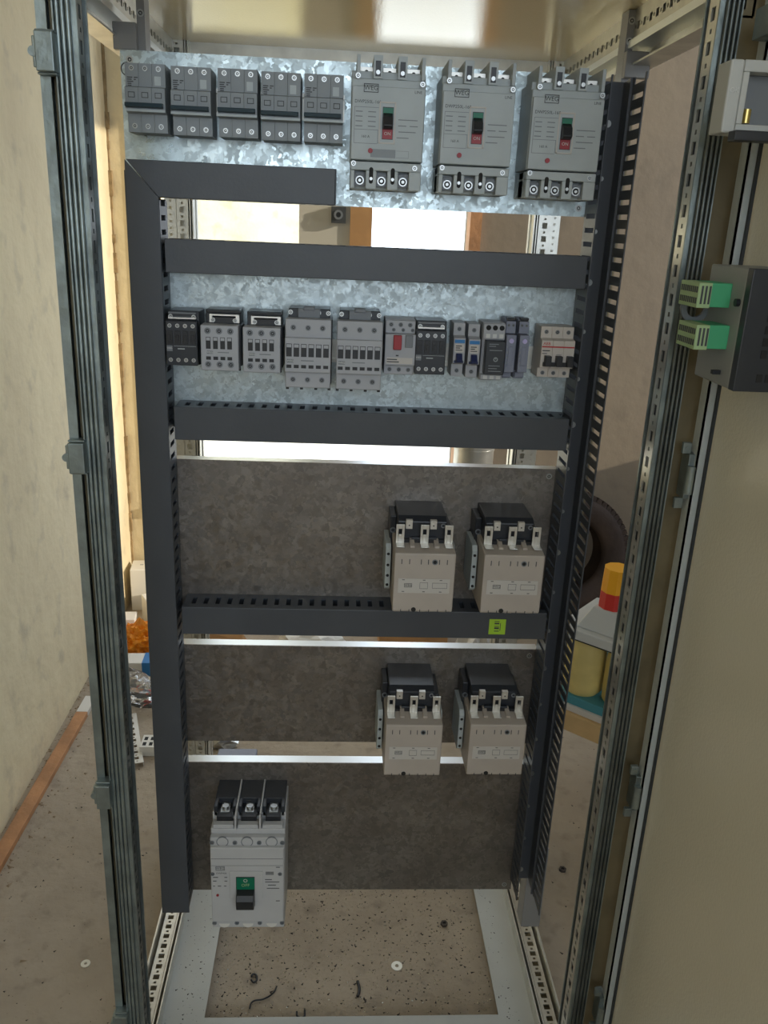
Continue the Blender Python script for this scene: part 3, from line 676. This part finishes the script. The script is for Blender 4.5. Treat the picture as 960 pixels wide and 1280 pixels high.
# big contactors
def make_big():
    r = thing('contactor', None, 'contactor')
    b = MB(); b.prism([(0, .090), (-.074, .090), (-.086, .084), (-.086, .03), (-.086, -.04), (0, -.04)], -.041, .036); b.box(-.051, -.041, -.05, 0, -.028, .080); b.box(.036, .046, -.07, 0, -.04, .07); b.build('base', 'blackm', r, bevel=.0015)
    bx('coil_plate', 'blackm', r, -.020, .020, -.094, -.086, .03, .06, .001)
    b = MB(); b.cyl((-.046, -.052, .056), .0048, .003, 'y', 14, hole=.003); b.build('side_screw', 'dgrey', r)
    for x in (-.024, .014):
        b = MB(); b.box(x-.005, x+.005, -.093, -.086, .074, .088, 0); b.cyl((x, -.0938, .080), .003, .001, 'y', 10, 0); b.cyl((x, -.0941, .080), .0012, .0005, 'y', 8, 1); b.build('coil_terminal', ['tin', 'hole'], r)
    b = MB(); b.cyl((.030, -.088, .078), .0038, .003, 'y', 12, hole=.0022); b.build('side_screw', 'dgrey', r)
    # body: front block with sloped top
    b = MB(); b.prism([(-.02, .052), (-.092, .052), (-.130, .0475), (-.130, -.049), (-.125, -.052), (-.02, -.052)], -.047, .047); b.build('body', 'beige', r, bevel=.0018)
    for x in (-.038, 0, .038):
        b = MB(); b.box(x-.0065, x-.0028, -.100, -.097, .050, .083); b.box(x+.0028, x+.0065, -.100, -.097, .050, .083); b.box(x-.0028, x+.0028, -.100, -.097, .050, .067); b.box(x-.0028, x+.0028, -.100, -.097, .076, .083)
        b.box(x-.0065, x+.0065, -.118, -.097, .0525, .0535); b.build('power_terminal', 'tin', r, bevel=.0005)
    for x in (-.019, .019):
        b = MB(); b.prism([(-.06, .052), (-.09, .058), (-.112, .053), (-.112, .050)], x-.0035, x+.0035); b.build('phase_rib', 'beige', r)
    bx('terminal_well', 'black', r, -.033, .033, -.095, -.06, .045, .057)
    b = MB()
    for x in (-.036, -.024, -.006, .005, .022, .034): b.box(x-.0006, x+.0006, -.1304, -.120, .030, .038)
    for x in (-.034, -.021, -.004, .010, .024, .037): b.box(x-.0006, x+.0006, -.1304, -.1299, -.0505, -.046)
    b.build('vent_slot', 'print', r)
    b = MB(); b.cyl((.015, -.1308, .034), .0045, .002, 'y', 16, 0, hole=.003); b.cyl((.015, -.1304, .034), .003, .001, 'y', 12, 1); b.build('screw', ['dgrey', 'hole'], r)
    b = MB(); b.cyl((-.014, -.1306, -.0462), .0038, .002, 'y', 14, 0); b.build('screw', 'hole', r)
    bx('label_plate', 'label', r, -.040, .040, -.1306, -.130, -.018, .006)
    logo(r, -.0245, -.1309, -.005, .0052)
    b = MB()
    for x0, x1, z0, z1 in ((-.0065, .006, -.0105, .0), (.013, .036, -.0095, -.0005)):
        for a in ((x0, x1, z0, z0+.0004), (x0, x1, z1-.0004, z1), (x0, x0+.0004, z0, z1), (x1-.0004, x1, z0, z1)): b.box(a[0], a[1], -.1309, -.1306, a[2], a[3])
    for x, z in ((-.032, .004), (0, .004), (.026, .004), (-.032, -.0155), (0, -.0155), (.026, -.0155)): b.box(x-.002, x+.002, -.1309, -.1306, z-.0005, z+.0005)
    b.build('print', 'print', r)
    for x in (-.038, 0, .034): bx('terminal_foot', 'beige', r, x-.006, x+.006, -.118, -.08, -.056, -.052, .0005)
    for sx in (-1, 1):
        xa, xb = (-.058, -.0495) if sx < 0 else (.0478, .052)
        b = MB(); b.prism([(-.01, .042), (-.075, .042), (-.082, .034), (-.082, -.030), (-.075, -.036), (-.01, -.036)], xa, xb); a_ = b.build('auxiliary_block', 'label', r, bevel=.0008)
        a_.data.materials[0] = M['bread2']
        if sx < 0:
            for z in (.027, .008, -.010, -.026):
                b = MB(); b.cyl(((xa+xb)/2, -.0826, z), .0024, .001, 'y', 10); b.build('terminal_screw', 'hole', a_)
            b = MB(); b.cyl((-.051, -.052, -.034), .0045, .004, 'y', 14); b.build('side_screw', 'tin', r)
    return r
bg_ = make_big()
put(bg_, 530, 728, .13, 'large beige contactor in the third row, left of its pair, with black top')
put(copy_tree(bg_), 640.5, 730, .13, 'large beige contactor in the third row directly above the lime green sticker')
put(copy_tree(bg_), 516.5, 937.5, .13, 'large beige contactor in the fourth row, left of its pair, with light glinting on top')
put(copy_tree(bg_), 620.5, 937, .13, 'large beige contactor in the fourth row beside the right duct')
for o in list(C.objects):
    if o.name.startswith('contactor') and o.parent is None and 'label' in o and 'large beige' in o['label']: o['group'] = 'four large beige contactors'

# lowest moulded breaker
r = thing('moulded_case_breaker', 'large light grey moulded breaker with green OFF flag hanging at the bottom left', 'circuit breaker')
kx = .129/320
U = lambda u: (u-447)*kx
z0, z1 = -.1165, .1165
V = lambda v: z1-(v-290)/460*.2200-.0
b = MB(); b.box(-.0645, .0645, -.10, 0, z0, .093); b.box(-.0645, .0645, -.112, -.10, z0+.002, .0835); b.build('body', 'mgrey', r, bevel=.002)
bx('front_cover', 'mgrey', r, -.0635, .0635, -.119, -.112, z0+.022, .068, .0015)
bx('head', 'mgrey', r, -.0645, .0645, -.075, 0, .09, .108, .001)
for k in (-1, 0, 1):
    x = k*.0425
    b = MB(); b.box(x-.0195, x+.0195, -.052, 0, .108, .120); b.box(x-.0195, x-.013, -.075, -.052, .1, .120); b.box(x+.013, x+.0195, -.075, -.052, .1, .120); b.build('terminal_shroud', 'blackm', r, bevel=.001)
    b = MB(); b.box(x-.013, x+.013, -.088, -.052, .0935, .1085, 0); b.box(x-.0075, x+.0075, -.078, -.053, .1085, .111, 1); b.cyl((x, -.066, .111), .006, .004, 'z', 14, 1); b.build('terminal', ['black', 'screw'], r)
    bx('terminal_step', 'mgrey', r, x-.0175, x+.0175, -.100, -.0885, .0935, .1005, .001)
    if k < 1: bx('phase_barrier', 'mgrey', r, x+.0198, x+.0227, -.105, 0, .093, .122, .0005)
for k in (-1, 0, 1):
    x = k*.0425-.0005
    b = MB(); b.cyl((x, -.1125, .075), .0105, .002, 'y', 20, 0, hole=.009); b.cyl((x, -.1122, .075), .009, .001, 'y', 20, 1); b.build('screw_cover', ['dgrey', 'mgrey'], r)
    b = MB(); b.cyl((x, -.1124, -.1045), .0095, .001, 'y', 20, 0); b.box(x-.0095, x+.0095, -.1128, -.1122, -.1045, -.098, 1); b.build('terminal_hole', ['box', 'mgrey'], r)
for x, z in ((-.061, .0735), (-.0215, .0735), (.0205, .0735), (.0605, .0735), (-.0605, -.1035), (-.0205, -.1035), (.0205, -.1035), (.0605, -.1035)):
    b = MB(); holes_row(b, (x,), -.1125, z, .0042, 0, 1, 12); b.build('screw', ['dgrey', 'hole'], r)
for x in (-.0605, .057): 
    b = MB(); holes_row(b, (x,), -.119, .012, .0038, 0, 1, 12); b.build('screw', ['dgrey', 'hole'], r)
bx('toggle_frame', 'mgrey', r, -.031, .027, -.1215, -.119, -.040, .019, .001)
b = MB(); b.box(-.0195, .013, -.1222, -.1215, -.056, .008, 0); b.box(-.0185, .0125, -.1235, -.122, -.018, .007, 1); b.build('toggle_window', ['black', 'green'], r)
b = MB(); b.prism([(-.1215, -.056), (-.1215, -.018), (-.134, -.022), (-.140, -.030), (-.136, -.052)], -.0185, .0125); b.build('toggle', 'black', r, bevel=.0012)
b = MB(); b.cyl((-.003, -.1237, .0015), .0035, .0003, 'y', 16, hole=.0025); b.build('print', 'label', r); text('OFF', .0085, 'gndl', r, -.003, -.1238, -.0085)
logo(r, -.047, -.1192, .024, .0068); text('DWP400', .0048, 'print', r, -.045, -.1192, .0135)
b = MB(); b.cyl((-.0525, -.1205, -.034), .0024, .002, 'y', 12); b.build('trip_button', 'red', r)
b = MB()
for x0, x1, z in ((-.060, -.051, .004), (-.060, -.054, -.004), (-.060, -.057, -.015), (-.052, -.046, -.015), (-.041, -.037, -.015), (-.040, -.035, .004), (-.040, -.035, -.004), (.031, .043, -.001), (.031, .056, -.006), (.036, .05, -.013), (.034, .056, -.020), (.050, .057, .026), (.050, .057, -.048)):
    b.box(x0, x1, -.1193, -.119, z, z+.0014)
for k in range(3): b.box(.032, .046, -.1193, -.119, .0105+k*.0025, .0118+k*.0025)
b.box(-.0625, .0625, -.1193, -.119, .0445, .0450); b.box(-.0625, .0625, -.1193, -.119, .030, .0303)
b.build('print', 'print', r)
q = at(309.5, 1095, P-.115); r.location = (q.x, P, q.z-.004)

# ------------------------------------------------------------------ things on the door
Zr = lambda z: CZ+z
r = thing('operator_panel', 'black vented operator panel mounted through the door with green terminal plugs', 'control panel', (.40, .83, Zr(-.146)))
bx('rear_cover', 'instrd', r, 0, .055, .012, .10, 0, .120, .002)
b = MB(); b.box(.0, .057, 0, .012, 0, .120, 0)
b.build('side_panel', 'blackm', r, bevel=.001)
for i in range(3):
    for j in range(6):
        if j in (1,): continue
        b = MB(); b.box(.022+i*.009, .028+i*.009, -.0006, 0, .010+j*.012, .018+j*.012); b.build('vent', 'hole', r)
bx('cable_hook', 'black', r, -.010, -.002, .03, .036, .012, .016)
for zc, yc, dd, tw in ((.091, .055, .026, .0), (.050, .045, .032, 0)):
    g = MB(); g.box(-.022, 0, yc-.015, yc+.03, zc-.012, zc+.012); gg = g.build('terminal_plug', 'gnd', r, bevel=.0006)
    g = MB(); g.box(-.036, -.022, yc-.018, yc+.03, zc-.013, zc+.012); g2 = g.build('plug_face', 'gndl', gg, bevel=.0006)
    g = MB()
    for k in range(9): g.box(-.0364, -.036, yc-.016+k*.005, yc-.013+k*.005, zc-.009, zc-.003); g.box(-.0364, -.036, yc-.016+k*.005, yc-.013+k*.005, zc+.002, zc+.008)
    for k in range(3): g.box(-.033+k*.004, -.031+k*.004, yc-.0184, yc-.018, zc-.009, zc+.009)
    g.build('wire_entry', 'print', gg)
b = MB(); b.cyl((-.014, .09, .074), .016, .004, 'y', 20, hole=.010); b.build('earth_tag', 'dgrey', r)
b = MB(); b.cyl((-.004, .02, .086), .004, .03, 'x', 10); b.build('cable', 'black', r)
r = thing('grey_module', 'pale grey rail mounted module with open side at the top of the door', 'module', (.352, .845, Zr(.090)))
bx('left_shell', 'instr', r, 0, .013, .0, .030, .004, .066, .002)
b = MB(); b.box(.013, .105, .0, .03, .056, .066); b.box(.013, .105, .0, .03, .004, .012); b.box(.013, .019, .0, .03, .012, .056); b.box(.019, .105, .018, .03, .012, .056, 1); b.build('housing', ['instr', 'dgrey'], r, bevel=.001)
b = MB(); b.cyl((.026, .010, .014), .004, .012, 'z', 12); sb_ = b.build('brass_screw', 'yellow', r); sb_.data.materials[0] = mat('brass', (.7, .55, .2), .3, .9)
text('OK', .006, 'white', r, .0065, -.0006, .04)
b = MB(); b.box(.006, .105, -.018, -.003, -.004, .005); b.build('black_bar', 'black', r, bevel=.001)

# ------------------------------------------------------------------ floor things
def on_floor(px, py): 
    d = RX*(px-480)/F + UX*(640-py)/F + FX; return d*(-CZ/d.z)+Vector((0, 0, CZ))
def washer(px, py, R, m, label, name='washer', h=.002, z=0):
    q = on_floor(px, py); b = MB(); b.cyl((0, 0, 0), R, h, 'z', 24, 0, hole=R*.35)
    return tag(b.build(name, m, None, (q.x, q.y, z)), label, 'washer')
washer(107, 1205, .0095, 'washer', 'pale round washer lying on the concrete left of the enclosure')
washer(496, 1208, .0115, 'washer', 'white round washer lying on the concrete inside the enclosure opening')
def nut(px, py, R, label):
    q = on_floor(px, py); b = MB(); b.cyl((0, 0, 0), R, .006, 'z', 6, 0, hole=R*.5); return tag(b.build('nut', 'fstuff', None, (q.x, q.y, 0)), label, 'nut')
nut(555, 1156, .008, 'small dark nut on the concrete inside the enclosure, near the right edge'); nut(703, 1088, .009, 'small dark nut on the concrete to the right of the enclosure')
def wire(pts, rad, label, m='black'):
    cu = bpy.data.curves.new('w', 'CURVE'); cu.dimensions = '3D'; s = cu.splines.new('BEZIER'); s.bezier_points.add(len(pts)-1)
    for i, (px, py, z) in enumerate(pts):
        q = on_floor(px, py); s.bezier_points[i].co = (q.x, q.y, z); s.bezier_points[i].handle_left_type = s.bezier_points[i].handle_right_type = 'AUTO'
    cu.bevel_depth = rad; cu.bevel_resolution = 2; cu.resolution_u = 8
    ob = bpy.data.objects.new('t', cu); C.objects.link(ob); bpy.context.view_layer.update()
    me = bpy.data.meshes.new_from_object(ob.evaluated_get(bpy.context.evaluated_depsgraph_get())); bpy.data.objects.remove(ob)
    me.materials.clear(); me.materials.append(M[m])
    o = bpy.data.objects.new('wire_offcut', me); C.objects.link(o); return tag(o, label, 'wire')
wire([(312, 1262, .003), (315, 1254, .003), (330, 1250, .003), (342, 1242, .003), (346, 1234, .003)], .0016, 'longest black wire offcut curled on the floor inside the enclosure')
wire([(371, 1266, .003), (372, 1272, .003), (379, 1273, .003), (381, 1264, .003)], .002, 'short hooked black wire offcut at the front edge of the floor opening')
wire([(314, 1222, .003), (317, 1219, .003), (321, 1223, .003), (318, 1229, .003), (314, 1226, .003)], .0022, 'small black wire curl on the floor below the large breaker')
wire([(447, 1228, .003), (449, 1238, .003), (447, 1247, .003)], .003, 'dark crumb like wire stub near the white washer')
# debris
def scatter(name, m, n, x0, x1, y0, y1, s0, s1, z, label, seed, dens=None, flat=.5):
    random.seed(seed); b = MB(); k = 0
    while k < n:
        x, y = random.uniform(x0, x1), random.uniform(y0, y1)
        if dens and not dens(x, y): continue
        s = s0+(s1-s0)*random.random()**4; a = random.uniform(0, PI); ca, sa = math.cos(a), math.sin(a); l = random.uniform(.6, 2.2)
        pts = [(s*l, 0, 0), (-s*.6, s*.7, 0), (-s*.6, -s*.7, 0), (0, 0, s*flat)]
        b.add([(x+u*ca-v*sa, y+u*sa+v*ca, z+w_) for u, v, w_ in pts], [(0, 1, 3), (1, 2, 3), (2, 0, 3), (0, 2, 1)]); k += 1
    o = b.build(name, m, None); return tag(o, label, 'debris', kind='stuff')
scatter('floor_grit', 'fstuff', 2600, -.22, .338, 1.2, 1.75, .0006, .0034, 0.0003, 'fine dark grit and insulation crumbs on the floor inside the enclosure', 1)
scatter('metal_swarf', 'glint', 2400, -.22, .338, 1.2, 1.7, .0008, .0028, .0003, 'glittering metal drilling swarf on the floor inside the enclosure', 2)
scatter('frame_grit', 'fstuff', 420, -.295, .375, 1.06, 1.7, .0005, .0024, .0315, 'dark grit scattered on the pale bottom frame of the enclosure', 3, lambda x, y: (x < -.225 and abs(x+.26+random.gauss(0, .02)) < .03) or (x > .34 and random.random() < .8) or (y < 1.2 and random.random() < .03))
scatter('yard_grit', 'fstuff', 900, -.79, -.35, .9, 3.0, .0008, .0035, .0003, 'small crumbs of mortar and dirt on the concrete left of the enclosure', 4)
scatter('aisle_grit', 'fstuff', 400, .46, 1.2, 1.2, 2.8, .0008, .0035, .0003, 'small dark crumbs on the concrete right of the enclosure', 5)
scatter('wall_rubble', 'fstuff', 500, -.80, -.60, .9, 2.6, .002, .008, .0003, 'fallen plaster rubble along the foot of the left wall', 6, lambda x, y: random.random() < math.exp(-(x+.8)/.04))
bpy.data.objects['wall_rubble'].data.materials[0] = mat('plaster rubble', (.3, .22, .14), .9)
# wooden batten
b = MB(); A = Vector((-.776, 1.35, 0)); B_ = Vector((-.752, 2.36, 0)); d = (B_-A).normalized(); n = Vector((d.y, -d.x, 0))*.017
def quadbox(A, B, n, z0, z1, m): b.add([tuple(A-n)[:2]+(z0,), tuple(A+n)[:2]+(z0,), tuple(B+n)[:2]+(z0,), tuple(B-n)[:2]+(z0,), tuple(A-n)[:2]+(z1,), tuple(A+n)[:2]+(z1,), tuple(B+n)[:2]+(z1,), tuple(B-n)[:2]+(z1,)], [(0,3,2,1),(4,5,6,7),(0,1,5,4),(1,2,6,5),(2,3,7,6),(3,0,4,7)], m)
quadbox(A, B_-d*.09, n, 0, .016, 0); quadbox(B_-d*.09, B_, n, 0, .016, 1)
tag(b.build('wooden_batten', ['woodr', 'box'], None, bevel=.001), 'long reddish wooden batten with white painted tip lying along the left wall', 'batten')
# perforated offcut and terminal block
q0, q1 = on_floor(166, 960), on_floor(158, 898)
L = (q1-q0).length; dd = (q1-q0).normalized(); nn = Vector((dd.y, -dd.x, 0))
b = MB(tf=lambda u, v, w_: tuple(q0+dd*u+nn*(v-.002)+Vector((0, 0, w_+.012)))); perf(b, L, .03, .002, .03, (.013, .011), .005); b.tf = lambda u, v, w_: tuple(q0+dd*u+nn*(v-.002)+Vector((0, 0, w_))); b.box(0, L, .03, .032, 0, .014); b.box(0, L, -.002, 0, 0, .014)
tag(b.build('perforated_rail', 'box', None), 'white perforated rail offcut lying on the floor between post and left duct', 'rail')
q = on_floor(190, 940); b = MB(); b.box(-.03, .03, -.02, .04, 0, .03, 0)
for i in range(3):
    for j in range(2): b.box(-.024+i*.018, -.014+i*.018, -.012+j*.026, .004+j*.026, .03, .0305, 1)
tag(b.build('terminal_block', ['box', 'hole'], None, (q.x, q.y, 0), bevel=.001), 'small white perforated block on the floor half hidden by the left duct', 'block')
# bags
def blob(name, m, loc, sx, sy, sz, amp, seed, label, cat, kind=None, sub=3, fl=.0):
    import bmesh
    bm = bmesh.new(); bmesh.ops.create_icosphere(bm, subdivisions=sub, radius=1)
    for v in bm.verts:
        p = v.co*1.6+Vector((seed*3.1, seed, 0)); k = 1+amp*noise.noise(p)+amp*.7*noise.noise(p*2.7)+amp*.4*noise.noise(p*6)
        v.co *= k; v.co = Vector((v.co.x*sx, v.co.y*sy, max(v.co.z, -.75)*sz))
    zmin = min(v.co.z for v in bm.verts)
    for v in bm.verts: v.co.z -= zmin
    me = bpy.data.meshes.new(name); bm.to_mesh(me); bm.free(); me.materials.append(M[m])
    o = bpy.data.objects.new(name, me); C.objects.link(o); o.location = loc; tag(o, label, cat, kind=kind); return o
q = on_floor(180, 876); blob('plastic_bag', 'bag', (q.x, q.y, 0), .075, .07, .05, .5, 3, 'clear crumpled plastic bag with red contents on the floor beside the left duct', 'bag')
o = blob('red_contents', 'cupred', (q.x+.005, q.y, .012), .02, .014, .010, .4, 5, None, None, sub=2)
bagp = bpy.data.objects['plastic_bag']; o.parent = bagp; o.location = (.005, 0, .012)
o = blob('orange_bag', 'orange', (-.665, 2.67, .0), .085, .06, .06, .55, 8, 'crumpled orange plastic bag lying among the cartons in the left corner', 'bag', sub=5)
bag2 = blob('white_bag', 'box', (-.60, 2.83, 0), .06, .05, .07, .4, 11, 'crumpled white bag behind the orange bag in the left corner', 'bag')
def carton(name, cx, cy, w_, d_, h_, rz, mats, label, z=0, blue=None, holes=0):
    b = MB(); b.box(-w_/2, w_/2, -d_/2, d_/2, 0, h_, 0); r = thing(name, label, 'box', (cx, cy, z), rz)
    b.build('box_body', mats[0], r, bevel=.002)
    if blue: bx('blue_band', 'blue', r, w_/2-blue, w_/2+.0008, -d_/2-.0008, d_/2+.0008, .0005, h_+.0008)
    for i in range(holes):
        bx('printed_mark', 'dgrey', r, -w_*.3+i*w_*.2, -w_*.3+i*w_*.2+.012, -.01*(i % 2)+.0, .006, h_, h_+.0006)
    b = MB()
    for k in range(3): b.box(-.02+k*.013, -.011+k*.013, -d_/2-.0005, -d_/2, h_*.35, h_*.65)
    b.build('printed_label', 'bread2', r)
    return r
carton('carton', -.665, 2.535, .15, .07, .055, .03, ['box'], 'long white carton with blue end in front of the orange bag', blue=.035)
carton('carton', -.745, 2.80, .07, .07, .08, .1, ['label'], 'small cream carton against the foot of the left wall')
carton('carton', -.64, 2.93, .13, .1, .10, .5, ['box'], 'white carton behind the crumpled bags in the left corner', holes=3)
carton('carton', -.70, 3.065, .16, .10, .17, .1, ['box'], 'tallest white carton pushed into the left wall corner', blue=.008, holes=4)
# clutter seen through the lower gaps
b = MB(); b.cyl((0, 0, 0), .072, .82, 'z', 28, 0, hole=.069); 
for z in (.2, .45, .7): b.cyl((0, 0, z), .074, .008, 'z', 28, 0)
tag(b.build('galvanised_pipe', 'pipe', None, (.50, 2.95, 0)), 'upright galvanised pipe section standing on the floor behind the enclosure', 'pipe')
blob('crumpled_cardboard', 'card', (-.40, 2.62, 0), .11, .06, .07, .5, 21, 'crumpled brown packing paper behind the fourth plate on the left', 'paper')
blob('white_sheet', 'box', (-.06, 2.64, 0), .13, .06, .06, .35, 22, 'crumpled white plastic sheet on the floor behind the fourth plate', 'sheet')
tag(bx('cardboard_box', 'card', None, .17, .42, 2.72, 2.84, 0, .09, .002), 'low orange brown cardboard box on the floor behind the fourth plate', 'box')
blob('pink_bag', 'label', (.50, 2.62, 0), .06, .05, .08, .4, 25, 'pale pinkish bag behind the third duct near the green sticker', 'bag')
tag(bx('grey_cover_plate', 'blueg', None, -.315, -.205, 2.02, 2.08, .0, .02, .003), 'blue grey metal cover lying on the floor behind the fourth plate', 'plate')
blob('foil_scrap', 'pipe', (-.31, 2.12, 0), .04, .025, .02, .6, 27, 'crumpled shiny foil scrap on the floor beside the blue grey cover', 'scrap', sub=2)
# tyre
r = thing('tyre', 'worn dusty car tyre standing against the back wall', 'tyre', (.885, 2.98, .045)); r.rotation_euler = (math.radians(-8), 0, 0)
prof = []
R0, R1, W_ = .14, .245, .075
for a, rr in ((-.055, R0), (-.07, R0+.02), (-.082, R0+.06), (-.078, R1-.03), (-.062, R1-.006), (-.03, R1), (-.028, R1-.006), (-.022, R1-.006), (-.02, R1), (.02, R1), (.022, R1-.006), (.028, R1-.006), (.03, R1), (.062, R1-.006), (.078, R1-.03), (.082, R0+.06), (.07, R0+.02), (.055, R0), (.03, R1-.03), (-.03, R1-.03)): prof.append((a, rr))
N_ = 56; vs = []; fs = []
for i in range(N_):
    t_ = 2*PI*i/N_
    for a, rr in prof: vs.append((rr*math.cos(t_), a, rr*math.sin(t_)+R1))
K = len(prof)
for i in range(N_):
    for j in range(K): fs.append((i*K+j, ((i+1) % N_)*K+j, ((i+1) % N_)*K+(j+1) % K, i*K+(j+1) % K))
b = MB(); b.add(vs, fs, 0, True); b.build('casing', 'tyre', r)
b = MB()
for i in range(64):
    t_ = 2*PI*i/64; c_, s_ = math.cos(t_), math.sin(t_)
    for y0, y1 in ((-.07, -.045), (.045, .07)):
        def T(rr, tt, y): return (rr*c_-tt*s_, y, rr*s_+tt*c_+R1)
        b.add([T(R1-.02, -.008, y0), T(R1-.02, .008, y0), T(R1-.02, .008, y1), T(R1-.02, -.008, y1), T(R1+.001, -.008, y0), T(R1+.001, .008, y0), T(R1+.001, .008, y1), T(R1+.001, -.008, y1)], [(0,3,2,1),(4,5,6,7),(0,1,5,4),(1,2,6,5),(2,3,7,6),(3,0,4,7)])
b.build('tread_block', 'tyre', r)['kind'] = 'stuff'
# bench with its load
rz = math.atan2(-.67, .74)
ox, oy = .57, 1.84
r = thing('wooden_bench', 'low pale wooden bench beside the enclosure carrying yellow rolls and a grey instrument', 'bench', (ox, oy, 0), rz)
bx('bench_top', 'wood', r, -.06, .75, 0, .42, .265, .315, .002)
for x in (.28, .66):
    for y in (.03, .35): bx('leg', 'wood', r, x, x+.05, y, y+.05, 0, .265, .002)
def B(x, y, z=0): return (ox+x*math.cos(rz)-y*math.sin(rz), oy+x*math.sin(rz)+y*math.cos(rz), z)
t = thing('teal_board', 'teal painted tray with beige rim lying on the wooden bench', 'tray', B(0, 0, .315), rz)
bx('rim', 'label', t, -.03, .60, .012, .36, 0, .016, .001); bx('board', 'teal', t, -.03, .60, .02, .36, .016, .040, .001)
def roll(x, y, label):
    b = MB(); R = .052; pr_ = [(0, R*.8), (.012, R*.97), (.04, R), (.11, R*.98), (.145, R*.93), (.16, R*.8)]; n = 28
    vs = [(rr*math.cos(2*PI*i/n), rr*math.sin(2*PI*i/n), z) for z, rr in pr_ for i in range(n)]
    fs = [(k*n+i, k*n+(i+1) % n, (k+1)*n+(i+1) % n, (k+1)*n+i) for k in range(len(pr_)-1) for i in range(n)]
    b.add(vs, fs, 0, True); b.add(vs, [tuple(range(n-1, -1, -1)), tuple(range((len(pr_)-1)*n, len(pr_)*n))])
    tag(b.build('yellow_roll', 'yfoam', None, B(x, y, .355)), label, 'roll', 'pale yellow rolls on the bench')
roll(.035, .07, 'pale yellow upright roll nearest the open right duct'); roll(.142, .075, 'pale yellow upright roll half hidden behind the right front post')
t = thing('grey_instrument', 'pale grey instrument housing resting on the yellow rolls', 'instrument', B(.0, .0, .517), rz)
bx('base_slab', 'instr', t, -.02, .34, .0, .22, 0, .028, .003); bx('dark_slot', 'hole', t, .02, .13, -.0006, .004, .001, .004)
b = MB(); b.add([(.02, .02, .028), (.32, .02, .028), (.32, .2, .028), (.02, .2, .028), (.05, .04, .085), (.27, .04, .085), (.27, .18, .085), (.05, .18, .085)], [(0,3,2,1),(4,5,6,7),(0,1,5,4),(1,2,6,5),(2,3,7,6),(3,0,4,7)]); b.build('sloped_top', 'instr', t, bevel=.003)
b = MB(); b.cyl((0, 0, 0), .036, .042, 'z', 10, 1, r2=.035); b.cyl((0, 0, .042), .035, .06, 'z', 10, 0, r2=.033); b.sm = [False]*len(b.sm)
tag(b.build('warning_beacon', ['yellow', 'cupred'], None, B(.085, .075, .602)), 'faceted cap with yellow top and red base standing on the grey instrument', 'beacon')
# dark post foot at the wall
tag(bx('brown_offcut', 'card', None, -.795, -.765, 2.62, 2.66, 0, .10, .002), 'small brown wooden offcut leaning at the foot of the left wall', 'offcut')
